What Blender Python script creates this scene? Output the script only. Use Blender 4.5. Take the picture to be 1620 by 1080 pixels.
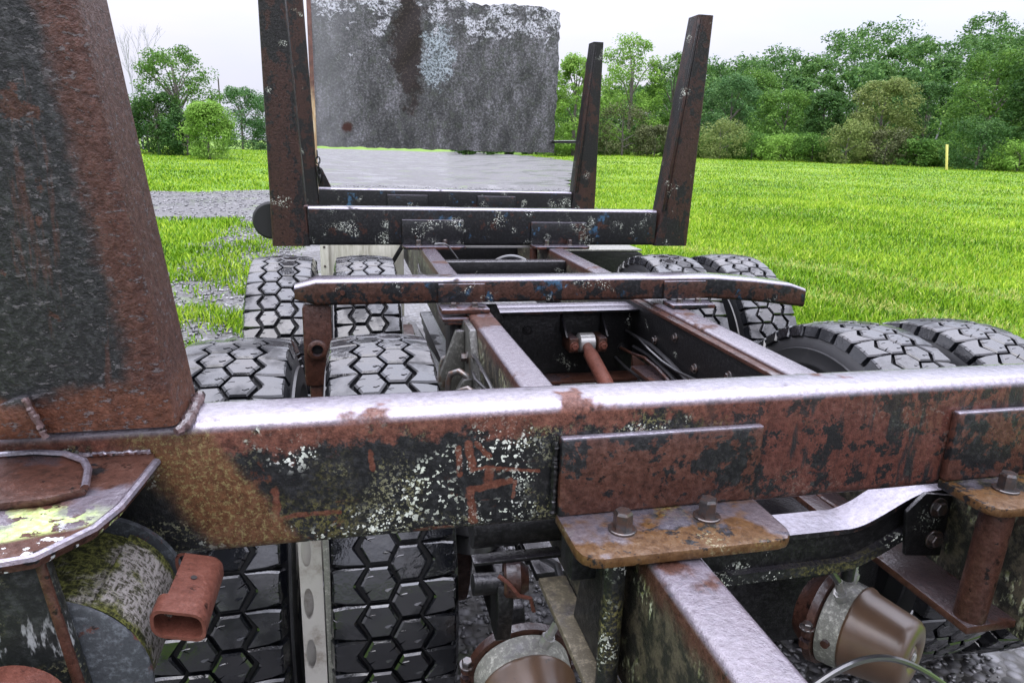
import bpy, bmesh, math, random
import numpy as np
from mathutils import Vector, Matrix, Euler
R = math.radians
random.seed(7); rng = np.random.default_rng(11)
scn = bpy.context.scene
for o in list(bpy.data.objects): bpy.data.objects.remove(o)
C = scn.collection

# ------------------------------------------------------------------ camera
cam = bpy.data.cameras.new('camera'); cam.sensor_width = 36; cam.lens = 24.56
cam.clip_start = .02; cam.clip_end = 2000
co = bpy.data.objects.new('camera', cam); C.objects.link(co)
M = Matrix(((.9738, .0313, -.2252), (-.2253, .2672, -.9369), (.0308, .9631, .2673)))
co.matrix_world = Matrix.Translation((0, 0, 1.49)) @ M.to_4x4()
scn.camera = co

# ------------------------------------------------------------------ sky, sun, exposure
SUN_EL, SUN_AZ = 58, 200
w = bpy.data.worlds.new('World'); scn.world = w; w.use_nodes = True
nt = w.node_tree; nt.nodes.clear()
def wn(t, **k):
    n = nt.nodes.new(t)
    for a, b in k.items(): setattr(n, a, b)
    return n
wo = wn('ShaderNodeOutputWorld'); bg1 = wn('ShaderNodeBackground'); bg2 = wn('ShaderNodeBackground'); ad = wn('ShaderNodeAddShader')
sky = wn('ShaderNodeTexSky', sky_type='NISHITA', sun_disc=False, sun_elevation=R(SUN_EL), sun_rotation=R(SUN_AZ))
nt.links.new(sky.outputs[0], bg1.inputs[0]); bg1.inputs[1].default_value = .006
tc = wn('ShaderNodeTexCoord'); sx = wn('ShaderNodeSeparateXYZ'); nt.links.new(tc.outputs['Generated'], sx.inputs[0])
mx = wn('ShaderNodeMath', operation='MAXIMUM'); nt.links.new(sx.outputs[2], mx.inputs[0]); mx.inputs[1].default_value = 0
pw_ = wn('ShaderNodeMath', operation='POWER'); nt.links.new(mx.outputs[0], pw_.inputs[0]); pw_.inputs[1].default_value = 1.7
ml = wn('ShaderNodeMath', operation='MULTIPLY_ADD'); nt.links.new(pw_.outputs[0], ml.inputs[0]); ml.inputs[1].default_value = 4.4; ml.inputs[2].default_value = .67
nz = wn('ShaderNodeTexNoise'); nz.inputs['Scale'].default_value = 2.2; nz.inputs['Detail'].default_value = 5
mp = wn('ShaderNodeMapping'); mp.inputs['Scale'].default_value = (1, 1, 3.5); nt.links.new(tc.outputs['Generated'], mp.inputs[0]); nt.links.new(mp.outputs[0], nz.inputs['Vector'])
cr = wn('ShaderNodeValToRGB'); nt.links.new(nz.outputs[0], cr.inputs[0])
cr.color_ramp.elements[0].position = .35; cr.color_ramp.elements[0].color = (.80, .83, 1.0, 1)
cr.color_ramp.elements[1].position = .62; cr.color_ramp.elements[1].color = (.905, .885, 1.0, 1)
nt.links.new(cr.outputs[0], bg2.inputs[0]); nt.links.new(ml.outputs[0], bg2.inputs[1])
nt.links.new(bg1.outputs[0], ad.inputs[0]); nt.links.new(bg2.outputs[0], ad.inputs[1]); nt.links.new(ad.outputs[0], wo.inputs[0])
sl = bpy.data.lights.new('sun', 'SUN'); sl.energy = .7; sl.angle = R(40); sl.color = (1, .96, .9)
so = bpy.data.objects.new('sun', sl); C.objects.link(so)
so.rotation_euler = (R(90 - SUN_EL), 0, R(180 - SUN_AZ))
scn.view_settings.view_transform = 'Standard'; scn.view_settings.look = 'None'
scn.view_settings.exposure = .42; scn.view_settings.gamma = 1
scn.render.engine = 'CYCLES'
cy = scn.cycles; cy.max_bounces = 4; cy.diffuse_bounces = 2; cy.glossy_bounces = 2; cy.transmission_bounces = 3; cy.use_adaptive_sampling = True; cy.adaptive_threshold = .02; cy.caustics_reflective = False; cy.caustics_refractive = False

# ------------------------------------------------------------------ node helper
class NT:
    def __init__(s, name):
        s.m = bpy.data.materials.new(name); s.m.use_nodes = True; s.t = s.m.node_tree
        s.b = s.t.nodes['Principled BSDF']; s.out = s.t.nodes['Material Output']
    def n(s, t, **k):
        q = s.t.nodes.new(t)
        for a, b in k.items(): setattr(q, a, b)
        return q
    def put(s, inp, v):
        if isinstance(v, bpy.types.NodeSocket): s.t.links.new(v, inp)
        elif isinstance(v, (tuple, list)) and len(v) == 3 and inp.type == 'RGBA': inp.default_value = (*v, 1)
        else: inp.default_value = v
    def obj(s, rnd=False):
        q = s.n('ShaderNodeTexCoord').outputs['Object']
        if rnd:
            r = s.n('ShaderNodeObjectInfo').outputs['Random']
            v = s.n('ShaderNodeVectorMath', operation='ADD'); s.put(v.inputs[0], q)
            k = s.math('MULTIPLY', r, 37.0); cx = s.n('ShaderNodeCombineXYZ'); s.put(cx.inputs[0], k); s.put(cx.inputs[1], k); s.put(cx.inputs[2], k)
            s.put(v.inputs[1], cx.outputs[0]); q = v.outputs[0]
        return q
    def map(s, v, scale=(1, 1, 1), loc=(0, 0, 0), rot=(0, 0, 0)):
        q = s.n('ShaderNodeMapping'); s.put(q.inputs[0], v); q.inputs['Scale'].default_value = scale
        q.inputs['Location'].default_value = loc; q.inputs['Rotation'].default_value = rot; return q.outputs[0]
    def noise(s, v, scale, detail=6, rough=.6, dist=0, col=False):
        q = s.n('ShaderNodeTexNoise'); s.put(q.inputs['Vector'], v); q.inputs['Scale'].default_value = scale
        q.inputs['Detail'].default_value = detail; q.inputs['Roughness'].default_value = rough; q.inputs['Distortion'].default_value = dist
        return q.outputs['Color' if col else 'Fac']
    def voro(s, v, scale, feature='F1', out='Distance'):
        q = s.n('ShaderNodeTexVoronoi', feature=feature); s.put(q.inputs['Vector'], v); q.inputs['Scale'].default_value = scale; return q.outputs[out]
    def math(s, op, a, b=0.0, c=None, clamp=False):
        q = s.n('ShaderNodeMath', operation=op, use_clamp=clamp); s.put(q.inputs[0], a); s.put(q.inputs[1], b)
        if c is not None: s.put(q.inputs[2], c)
        return q.outputs[0]
    def step(s, v, lo, hi, smooth=True):
        q = s.n('ShaderNodeMapRange'); q.interpolation_type = 'SMOOTHSTEP' if smooth else 'LINEAR'; q.clamp = True
        s.put(q.inputs[0], v); s.put(q.inputs[1], lo); s.put(q.inputs[2], hi); return q.outputs[0]
    def ramp(s, v, stops):
        q = s.n('ShaderNodeValToRGB'); s.put(q.inputs[0], v); e = q.color_ramp.elements
        while len(e) < len(stops): e.new(.5)
        for i, (p, c) in enumerate(stops): e[i].position = p; e[i].color = (*c, 1)
        return q.outputs[0]
    def mix(s, f, a, b):
        q = s.n('ShaderNodeMix', data_type='RGBA'); s.put(q.inputs[0], f); s.put(q.inputs[6], a); s.put(q.inputs[7], b); return q.outputs[2]
    def sep(s, v):
        q = s.n('ShaderNodeSeparateXYZ'); s.put(q.inputs[0], v); return q.outputs
    def nz(s): return s.sep(s.n('ShaderNodeNewGeometry').outputs['Normal'])[2]
    def bump(s, h, strength=.5, dist=.01, normal=None):
        q = s.n('ShaderNodeBump'); s.put(q.inputs['Height'], h); q.inputs['Strength'].default_value = strength; q.inputs['Distance'].default_value = dist
        if normal is not None: s.put(q.inputs['Normal'], normal)
        return q.outputs[0]
    def fin(s, col, rough=.5, normal=None, coat=None, coatr=.06, metal=0, ior=1.5, coatn=None):
        b = s.b; s.put(b.inputs['Base Color'], col); s.put(b.inputs['Roughness'], rough); b.inputs['Metallic'].default_value = metal or 0; b.inputs['IOR'].default_value = ior
        if normal is not None: s.put(b.inputs['Normal'], normal)
        if coat is not None:
            s.put(b.inputs['Coat Weight'], coat); s.put(b.inputs['Coat Roughness'], coatr); b.inputs['Coat IOR'].default_value = 1.7
            if coatn is not None: s.put(b.inputs['Coat Normal'], coatn)
        return s.m
MAT = {}
def rust_paint(key, paint=(.018, .019, .021), cover=.5, scale=7, rusts=((.045, .02, .014), (.13, .05, .032), (.22, .085, .05)), lichen=0., moss=0., streak=1., wet=.75, flake=.4,
               dry=.5, blue=0., extra=None, rnd=False, edge=.018, dark=.40, scratch=.3, pits=1, polish_sheen=0., grain=.55, stipple=0.):
    s = NT(key); v = s.obj(rnd)
    paint = tuple(c * .38 for c in paint); rusts = tuple(tuple(c * dark for c in q) for q in rusts)
    big = s.noise(s.map(v, (1, 1, 1 / streak)), scale, 7, .72, .4)
    fine = s.noise(v, 95, 5, .75); mid = s.noise(v, 26, 5, .7); speck = s.noise(v, 330, 2, .6)
    f = s.math('ADD', big, s.math('MULTIPLY', s.math('SUBTRACT', mid, .5), .5))
    mask = s.step(f, 1 - cover - edge, 1 - cover + edge)         # 1 = paint left
    rc = s.ramp(s.math('ADD', s.math('MULTIPLY', fine, .6), s.math('MULTIPLY', mid, .4)), ((.34, rusts[0]), (.5, rusts[1]), (.66, rusts[2])))
    if pits: rc = s.mix(s.step(s.noise(v, 48, 4, .7), .60, .66), rc, tuple(c * .3 for c in rusts[0]))             # dark pits
    pc = s.mix(s.step(fine, .47, .68), paint, tuple(min(1, c * 2.3 + .0015) for c in paint))
    if blue: pc = s.mix(s.step(s.noise(v, 9, 5, .7), .62 - blue * .1, .68), pc, (.03, .075, .13))
    col = s.mix(mask, rc, pc)
    if scratch:
        sc = s.step(s.noise(s.map(v, (1, 1, 14), rot=(0, R(4), 0)), 26, 4, .7), .66, .70)
        col = s.mix(s.math('MULTIPLY', sc, scratch), col, rusts[2])
    if moss:
        mm = s.math('MULTIPLY', s.step(s.noise(v, 5, 5, .6), .62 - moss * .25, .75), s.step(s.noise(v, 170, 4, .75), .46, .6))
        col = s.mix(mm, col, s.ramp(fine, ((.35, (.07, .07, .018)), (.65, (.24, .21, .07)))))
    h = s.math('MULTIPLY', fine, .8)
    if lichen:
        cl = s.step(s.noise(v, 8, 3, .5), .66 - lichen * .22, .74 - lichen * .12)
        d1 = s.voro(s.n_warp(v, 160, .016), 105); sp = s.math('LESS_THAN', d1, s.math('MULTIPLY', s.noise(v, 30, 2), .60))
        d2 = s.voro(s.n_warp(v, 150, .005), 210); sp2 = s.math('MULTIPLY', s.math('LESS_THAN', d2, .28), s.step(s.noise(v, 14, 3), .5, .6))
        lm = s.math('MAXIMUM', s.math('MULTIPLY', sp, cl), s.math('MULTIPLY', sp2, s.step(cl, .0, .3)))
        col = s.mix(lm, col, s.ramp(mid, ((.4, (.50, .54, .45)), (.7, (.72, .74, .70)))))
        if lichen > .9: h = s.math('ADD', h, s.math('MULTIPLY', lm, .8))
    if stipple:
        sp3 = s.math('MULTIPLY', s.step(s.noise(v, 210, 3, .7), .53, .60), s.step(s.noise(v, 7, 4, .6), .60 - stipple * .3, .68 - stipple * .2))
        col = s.mix(s.math('MULTIPLY', sp3, .6), col, s.ramp(mid, ((.4, (.16, .15, .06)), (.6, (.30, .30, .20)))))
    if extra: col, h = extra(s, v, col, h, fine, mid, big)
    sv = s.n('ShaderNodeHueSaturation'); s.put(sv.inputs['Color'], col); s.put(sv.inputs['Value'], s.math('ADD', .62, s.math('MULTIPLY', speck, .78))); col = sv.outputs[0]
    up = s.step(s.nz(), .12 if polish_sheen else .45, .7 if polish_sheen else .9)
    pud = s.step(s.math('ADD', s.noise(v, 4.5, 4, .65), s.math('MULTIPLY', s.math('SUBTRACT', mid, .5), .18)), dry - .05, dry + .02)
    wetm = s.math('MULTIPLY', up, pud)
    rough = s.math('SUBTRACT', .60, s.math('MULTIPLY', fine, .28))
    coat = s.math('MAXIMUM', wetm, s.math('MULTIPLY', s.step(fine, .42, .6), wet * .36))
    cr_ = s.math('SUBTRACT', .09, s.math('MULTIPLY', wetm, .045))
    s.b.inputs['Specular IOR Level'].default_value = .22
    nm = s.bump(s.math('ADD', h, s.math('MULTIPLY', speck, .25)), flake, .004)
    cn = s.bump(s.noise(v, 75, 4, .75), grain, .006)
    col = s.mix(s.math('MULTIPLY', wetm, .6), col, (.030, .027, .034))
    if polish_sheen:
        pm = s.math('MULTIPLY', wetm, polish_sheen); col = s.mix(pm, col, s.ramp(fine, ((.35, (.22, .195, .24)), (.6, (.38, .355, .43))))); s.put(s.b.inputs['Metallic'], s.math('MULTIPLY', pm, .95)); rough = s.mix(pm, rough, (.24, .24, .24))  # worn steel, with the sky's lilac sheen put into the colour of upward faces
    MAT[key] = s.fin(col, rough, nm, coat, cr_, coatn=cn, metal=None if polish_sheen else 0); return MAT[key]
def n_warp(s, v, scale, amt):
    q = s.n('ShaderNodeVectorMath', operation='MULTIPLY_ADD'); s.put(q.inputs[0], s.noise(v, scale, 2, .5, col=True)); q.inputs[1].default_value = (amt,) * 3; s.put(q.inputs[2], v); return q.outputs[0]
NT.n_warp = n_warp

# wear with its own shape on the near bunk: scratched strokes, an ochre run-off fan, red rust to the right
def seg_mask(s, x, z, ax, az, bx, bz, wd):
    dx, dz = bx - ax, bz - az; L2 = dx * dx + dz * dz
    px = s.math('SUBTRACT', x, ax); pz = s.math('SUBTRACT', z, az)
    t = s.math('DIVIDE', s.math('ADD', s.math('MULTIPLY', px, dx), s.math('MULTIPLY', pz, dz)), L2, clamp=True)
    ex = s.math('SUBTRACT', px, s.math('MULTIPLY', t, dx)); ez = s.math('SUBTRACT', pz, s.math('MULTIPLY', t, dz))
    d = s.math('SQRT', s.math('ADD', s.math('MULTIPLY', ex, ex), s.math('MULTIPLY', ez, ez)))
    return s.math('SUBTRACT', 1.0, s.step(d, wd * .55, wd))
STROKES = ((-.092, 1.064, -.086, 1.008, .006), (-.086, 1.008, -.084, .985, .007), (-.084, 1.026, -.01, 1.028, .0045), (.16, 1.115, .168, 1.075, .006), (.17, 1.076, .262, 1.066, .0035), (.17, 1.115, .19, 1.09, .004),
           (.165, 1.045, .17, .995, .007), (.168, 1.044, .222, 1.054, .0055), (.19, 1.054, .192, 1.07, .007), (.228, 1.052, .225, 1.03, .004), (.148, 1.108, .15, 1.07, .005), (.03, 1.11, .034, 1.085, .005), (.09, .985, .14, .99, .004))
def near_extra(s, v, col, h, fine, mid, big):
    x, y, z = s.sep(s.n_warp(s.n_warp(v, 28, .014), 110, .006))
    m = None
    for a in STROKES:
        k = seg_mask(s, x, z, *a); m = k if m is None else s.math('MAXIMUM', m, k)
    m = s.math('MULTIPLY', m, s.step(s.noise(v, 45, 5, .7), .33, .45))
    col = s.mix(s.math('MULTIPLY', m, .7), col, s.ramp(fine, ((.35, (.085, .028, .017)), (.65, (.165, .058, .034)))))
    # rust along the upper edge
    up = s.math('MULTIPLY', s.step(s.math('ADD', z, s.math('MULTIPLY', s.math('SUBTRACT', mid, .5), .13)), 1.122, 1.138), .92)
    col = s.mix(up, col, s.ramp(fine, ((.35, (.045, .017, .012)), (.65, (.15, .056, .037)))))
    # fan of ochre run-off below the weld at the stake foot
    fx = s.math('ADD', x, s.math('MULTIPLY', s.math('SUBTRACT', z, 1.12), .62))
    fan = s.math('MULTIPLY', s.step(s.math('ADD', fx, s.math('MULTIPLY', mid, .03)), -.118, -.140), s.step(s.math('ADD', fx, s.math('MULTIPLY', mid, .05)), -.238, -.20))
    oc = s.mix(s.math('MULTIPLY', s.step(s.noise(v, 150, 5, .8), .50, .60), .8), s.ramp(fine, ((.3, (.045, .02, .010)), (.7, (.13, .06, .027)))), (.18, .15, .065))
    col = s.mix(fan, col, oc)
    # red rust with dark streaks toward the other end
    rx = s.step(s.math('ADD', x, s.math('MULTIPLY', s.math('SUBTRACT', big, .5), .25)), .48, .56)
    st = s.noise(s.map(v, (1, 1, .16), rot=(0, R(14), 0)), 40, 5, .65)
    rr = s.mix(s.step(st, .50, .62), s.ramp(fine, ((.3, (.036, .013, .010)), (.7, (.115, .041, .030)))), (.014, .014, .015))
    rr = s.mix(s.step(s.noise(v, 26, 5, .75), .53, .56), rr, (.010, .010, .011))
    col = s.mix(s.math('MULTIPLY', rx, .92), col, rr)
    return col, h
rust_paint('near_bunk', cover=.66, scale=9, lichen=.95, moss=.35, flake=.6, dry=.43, extra=near_extra, polish_sheen=.8, stipple=.42, grain=.16)
rust_paint('bracket', cover=.47, scale=14, polish_sheen=.7, rusts=((.05, .022, .016), (.14, .055, .038), (.23, .10, .07)), flake=.5, dry=.36)
rust_paint('bracket_ochre', dark=.36, cover=.46, scale=9, rusts=((.09, .04, .015), (.22, .11, .04), (.30, .17, .07)), moss=.5, flake=.4, dry=.54, polish_sheen=.2, stipple=.12)
def stake_extra(s, v, col, h, fine, mid, big):
    x, y, z = s.sep(v)
    edge = s.math('ADD', x, s.math('MULTIPLY', s.math('SUBTRACT', z, 1.16), .112))      # follows the leaning inner edge
    e = s.step(s.math('ADD', edge, s.math('MULTIPLY', s.math('SUBTRACT', mid, .5), .045)), -.252, -.230)
    rc = s.ramp(fine, ((.3, (.028, .012, .009)), (.7, (.09, .035, .024))))
    col = s.mix(s.math('MULTIPLY', e, .9), col, rc)
    ft = s.step(s.math('ADD', z, s.math('MULTIPLY', s.math('SUBTRACT', s.noise(v, 11, 4), .5), .08)), 1.215, 1.195)
    col = s.mix(ft, col, s.ramp(fine, ((.3, (.036, .014, .008)), (.7, (.115, .043, .025)))))
    rn = s.math('MULTIPLY', s.step(s.noise(s.map(v, (1, 1, .10)), 34, 5, .7), .56, .63), .55); col = s.mix(rn, col, rc)
    fl = s.step(s.noise(s.map(v, (1, 1, 2.2)), 85, 4, .72), .585, .615)                      # lifted paint flakes
    return s.mix(s.math('MULTIPLY', fl, .6), col, (.12, .112, .118)), s.math('ADD', h, s.math('MULTIPLY', fl, .55))
rust_paint('near_stake', cover=.62, scale=6, paint=(.03, .031, .034), lichen=.0, flake=.9, wet=.5, dry=.5, extra=stake_extra, grain=.7)
rust_paint('far_bunk', cover=.62, scale=10, rusts=((.03, .016, .012), (.09, .04, .03), (.16, .07, .05)), lichen=.5, flake=.4, dry=.35, blue=.15, polish_sheen=.75, grain=.2)
rust_paint('far_stake', dark=.36, cover=.50, scale=6, streak=2.0, rusts=((.035, .017, .013), (.085, .037, .028), (.13, .056, .04)), paint=(.016, .015, .016), lichen=.15, flake=.8, wet=.5)
rust_paint('mid_bunk', cover=.5, scale=12, rusts=((.04, .02, .014), (.11, .05, .035), (.19, .085, .06)), lichen=.4, flake=.45, dry=.36, blue=.5, polish_sheen=.75, grain=.2)
def rail_extra(s, v, col, h, fine, mid, big):
    z = s.sep(v)[2]; k = s.step(s.math('ADD', z, s.math('MULTIPLY', s.math('SUBTRACT', mid, .5), .06)), .955, .915)
    dk = s.mix(s.step(s.noise(v, 30, 6, .7), .45, .6), (.018, .018, .015), (.075, .065, .045))
    mo = s.math('MULTIPLY', s.step(s.noise(v, 9, 4), .48, .62), s.step(s.noise(s.map(v, (1, 1, .4)), 120, 3, .7), .5, .62))
    dk = s.mix(mo, dk, s.ramp(fine, ((.4, (.22, .24, .08)), (.6, (.50, .52, .40)))))
    return s.mix(k, col, dk), h
rust_paint('rail', cover=.25, scale=8, rusts=((.05, .022, .015), (.14, .06, .042), (.24, .12, .09)), moss=.12, flake=.8, dry=.42, extra=rail_extra, polish_sheen=.36, grain=.35)
rust_paint('rail_dark', cover=.72, scale=7, rusts=((.03, .02, .014), (.08, .045, .03), (.13, .07, .045)), lichen=.55, moss=.6, flake=.5, wet=.6)
rust_paint('dark_steel', cover=.75, scale=9, paint=(.012, .012, .013), rusts=((.02, .012, .01), (.06, .028, .02), (.11, .05, .034)), lichen=.12, flake=.4, wet=.8, dry=.4, rnd=True)
rust_paint('brown_steel', cover=.2, scale=9, rusts=((.04, .018, .012), (.11, .045, .03), (.18, .075, .05)), flake=.4, wet=.8, rnd=True)
rust_paint('orange_rust', dark=.36, paint=(.10, .05, .035), cover=.24, scale=9, rusts=((.15, .05, .033), (.27, .095, .065), (.36, .14, .10)), flake=.5, wet=.3, dry=.75)
rust_paint('weld', cover=.1, scale=20, rusts=((.10, .055, .05), (.25, .16, .16), (.38, .28, .29)), flake=.8, wet=.8)
rust_paint('olive_plate', cover=.7, scale=8, paint=(.22, .19, .13), rusts=((.05, .035, .02), (.12, .08, .05), (.2, .14, .09)), lichen=.35, moss=.3, flake=.3, wet=.6, dry=.6)
rust_paint('cast_grey', cover=.6, scale=10, paint=(.12, .12, .105), rusts=((.04, .032, .022), (.11, .08, .055), (.2, .16, .11)), moss=.4, flake=.5, wet=1.2, dry=.3)
def scuff(s, v, col, h, fine, mid, big):
    k = s.math('MULTIPLY', s.step(s.noise(s.map(v, (1, 1, .28), rot=(0, R(-25), 0)), 60, 4, .65), .53, .60), s.step(s.sep(v)[2], 1.07, 1.02)); return s.mix(s.math('MULTIPLY', k, .75), col, (.26, .27, .27)), h
rust_paint('winch_side', cover=.72, scale=7, paint=(.022, .025, .024), rusts=((.07, .03, .024), (.16, .07, .05), (.24, .11, .08)), flake=.3, wet=.6, dry=.6, extra=scuff, stipple=.3)
rust_paint('winch_steel', cover=.6, scale=10, paint=(.09, .10, .11), rusts=((.07, .03, .024), (.18, .075, .055), (.26, .12, .09)), flake=.3, wet=.5, dry=.6)
s = NT('olive_can'); v = s.obj(); n_ = s.noise(v, 9, 5, .6)
MAT['chamber_can'] = s.fin(s.mix(s.step(s.noise(v, 70, 4, .7), .66, .72), s.ramp(n_, ((.3, (.045, .024, .013)), (.7, (.095, .052, .028)))), (.03, .018, .012)), .38, s.bump(s.noise(v, 60, 4), .2, .002), .3, .22)
rust_paint('pale_metal', cover=.68, scale=14, paint=(.42, .42, .37), rusts=((.10, .06, .035), (.22, .14, .09), (.35, .27, .2)), flake=.3, wet=.6, dry=.6, rnd=True)
def shelf_extra(s, v, col, h, fine, mid, big):
    x, y, z = s.sep(v); n1 = s.noise(v, 30, 5, .65)
    m = s.math('MULTIPLY', s.step(s.math('ADD', y, s.math('MULTIPLY', n1, .05)), .765, .745), s.step(n1, .47, .5))
    m = s.math('MULTIPLY', m, s.step(s.math('ADD', y, s.math('MULTIPLY', x, -.3)), .76, .775))
    g = s.ramp(s.noise(v, 160, 3), ((.35, (.34, .46, .13)), (.65, (.56, .66, .30))))
    wht = s.math('MULTIPLY', s.step(s.noise(v, 55, 4, .7), .56, .6), s.step(y, .73, .68))
    return s.mix(m, s.mix(wht, col, (.55, .58, .58)), g), s.math('ADD', h, s.math('MULTIPLY', m, s.noise(v, 160, 3)))
rust_paint('shelf', cover=.4, scale=12, rusts=((.07, .03, .02), (.15, .065, .045), (.23, .12, .09)), lichen=.2, moss=.3, flake=.5, wet=.5, dry=.6, polish_sheen=.35, extra=shelf_extra)

# tyre rubber, wet
s = NT('tyre_rubber'); v = s.obj(True)
wetm = s.step(s.noise(v, 6, 5, .6), .36, .5)
col = s.mix(s.step(s.noise(v, 40, 5, .7), .5, .75), (.0025, .003, .0045), (.007, .008, .011))
nm = s.bump(s.noise(v, 120, 4), .12, .002)
cn = s.bump(s.noise(v, 40, 4, .65), .2, .006)
MAT['tyre'] = s.fin(col, .42, nm, s.math('ADD', .35, s.math('MULTIPLY', wetm, .65)), s.math('SUBTRACT', .2, s.math('MULTIPLY', wetm, .16)), coatn=cn)
s.b.inputs['Coat IOR'].default_value = 1.68; s.b.inputs['Specular IOR Level'].default_value = .12
s = NT('groove_rubber'); MAT['groove'] = s.fin((.004, .004, .005), .7)
s = NT('sidewall_rubber'); v = s.obj(True)
MAT['sidewall'] = s.fin(s.mix(s.step(s.noise(v, 15, 5, .7), .5, .7), (.005, .0055, .007), (.014, .014, .016)), .5, s.bump(s.noise(v, 90, 4), .1, .002), .5, .3)
s = NT('rim_paint'); v = s.obj(True)
MAT['rim'] = s.fin(s.mix(s.step(s.noise(s.map(v, (1, 1, 1)), 9, 8, .7), .5, .72), (.42, .40, .37), (.15, .12, .09)), .45, s.bump(s.noise(v, 80, 4), .15, .002), .4, .2)
s = NT('bare_steel'); v = s.obj(True)
MAT['bare'] = s.fin(s.mix(s.step(s.noise(v, 60, 5, .7), .45, .65), (.10, .095, .092), (.13, .07, .045)), .35, s.bump(s.noise(v, 150, 4), .3, .002), .7, .12, metal=.25)
s = NT('bolt_steel'); v = s.obj(True)
MAT['bolt'] = s.fin(s.mix(s.step(s.noise(v, 80, 5, .7), .42, .62), (.03, .027, .027), (.055, .03, .022)), .35, s.bump(s.noise(v, 200, 4), .5, .002), .8, .15, metal=.4)
s = NT('hose_rubber'); MAT['hose'] = s.fin((.02, .02, .022), .35, None, .8, .15)
s = NT('galvanised_fitting'); v = s.obj(True); MAT['fitting'] = s.fin(s.mix(s.noise(v, 90, 3), (.20, .20, .20), (.45, .44, .42)), .35, None, .5, .1, metal=.5)
s = NT('cable_sheath'); MAT['cable'] = s.fin((.33, .36, .38), .35, None, .6, .15)
s = NT('yellow_plastic'); MAT['yellow'] = s.fin((.55, .45, .18), .5)
# webbing strap, mossy
s = NT('mossy_webbing'); v = s.obj(); x, y, z = s.sep(v)
th1 = s.noise(s.map(v, (1, .22, 1)), 330, 2, .6); th2 = s.noise(s.map(v, (.35, 1, .35)), 330, 2, .6); sp = s.noise(v, 160, 4, .7)
weave = s.math('MAXIMUM', th1, th2)
edge_ = s.math('MAXIMUM', s.step(z, 1.015, 1.045), s.math('MAXIMUM', s.step(y, .715, .69), s.step(y, .80, .825)))
gm = s.step(s.math('ADD', s.noise(v, 22, 5, .7), s.math('MULTIPLY', edge_, .28)), .54, .70)
base = s.mix(s.step(s.math('ADD', s.math('MULTIPLY', weave, .6), s.math('MULTIPLY', sp, .4)), .44, .58), (.07, .065, .035), (.50, .465, .44))
mo = s.mix(s.step(s.math('ADD', s.math('MULTIPLY', weave, .5), s.math('MULTIPLY', sp, .5)), .46, .62), (.03, .034, .006), (.21, .22, .05))
MAT['strap'] = s.fin(s.mix(gm, base, mo), .9, s.bump(s.math('ADD', weave, sp), 1.0, .006))
# headboard sheet: mottled grey aluminium with peeling pale film
s = NT('mottled_sheet'); v = s.obj()
x, y, z = s.sep(v)
g = s.noise(v, 60, 7, .85); p = s.noise(s.map(v, (1, 1, 1.3)), 5.5, 8, .72, .3)
tone = s.math('ADD', s.math('MULTIPLY', g, .72), s.math('MULTIPLY', s.noise(s.map(v, (1, 1, .35)), 7, 6, .7), .30))
col = s.ramp(tone, ((.42, (.007, .008, .006)), (.50, (.06, .064, .055)), (.56, (.18, .18, .185)), (.65, (.52, .51, .58))))
col = s.mix(s.step(s.noise(v, 18, 5, .7), .52, .62), col, s.mix(.3, col, (.07, .10, .035)))
col = s.mix(.14, col, (.20, .18, .24))
lf = s.step(s.math('ADD', x, s.math('MULTIPLY', p, .5)), .55, .05)                       # paler towards the left edge
col = s.mix(s.math('MULTIPLY', lf, .38), col, (.42, .42, .45))
film = s.math('MULTIPLY', s.step(s.math('ADD', z, s.math('MULTIPLY', s.math('SUBTRACT', p, .5), 2.6)), 2.52, 2.64), s.step(g, .45, .54))
col = s.mix(film, col, (.74, .74, .80))
def blob(cx, cz, rx, rz, lo, hi):
    a = s.math('DIVIDE', s.math('SUBTRACT', x, cx), rx); b = s.math('DIVIDE', s.math('SUBTRACT', z, cz), rz)
    d = s.math('SQRT', s.math('ADD', s.math('MULTIPLY', a, a), s.math('MULTIPLY', b, b)))
    return s.step(s.math('ADD', d, s.math('MULTIPLY', s.math('SUBTRACT', s.noise(v, 8, 7, .8), .5), 3.2)), hi, lo)
col = s.mix(blob(.56, 2.28, .12, .38, .9, 1.35), col, s.mix(s.step(g, .5, .62), (.02, .012, .011), (.10, .07, .06)))
col = s.mix(s.math('MULTIPLY', blob(.80, 2.22, .16, .26, .75, 1.0), s.step(g, .44, .52)), col, s.mix(s.step(g, .44, .6), (.20, .24, .25), (.55, .60, .66)))
col = s.mix(blob(.03, 1.61, .045, .04, .5, 1.3), col, (.07, .022, .015))
MAT['sheet'] = s.fin(col, .55, s.bump(s.math('ADD', g, s.math('MULTIPLY', film, .6)), .5, .006), .25, .2)
s = NT('post_wood'); v = s.obj(); zz = s.sep(v)[2]
MAT['edge_post'] = s.fin(s.mix(s.step(s.math('ADD', zz, s.math('MULTIPLY', s.noise(v, 12, 4), .5)), 2.3, 1.95), s.ramp(s.noise(v, 30, 4), ((.3, (.06, .025, .02)), (.7, (.14, .06, .045)))), s.ramp(s.noise(s.map(v, (1, 1, .2)), 40, 4), ((.3, (.36, .20, .08)), (.7, (.62, .52, .36))))), .6)
s = NT('pale_board'); v = s.obj(True)
MAT['board'] = s.fin(s.ramp(s.noise(s.map(v, (1, 1, .12)), 35, 6, .65), ((.3, (.22, .21, .16)), (.5, (.42, .41, .34)), (.75, (.58, .57, .5)))), .6, s.bump(s.noise(s.map(v, (1, 1, .1)), 60, 4), .3, .002), .3, .2)

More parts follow.
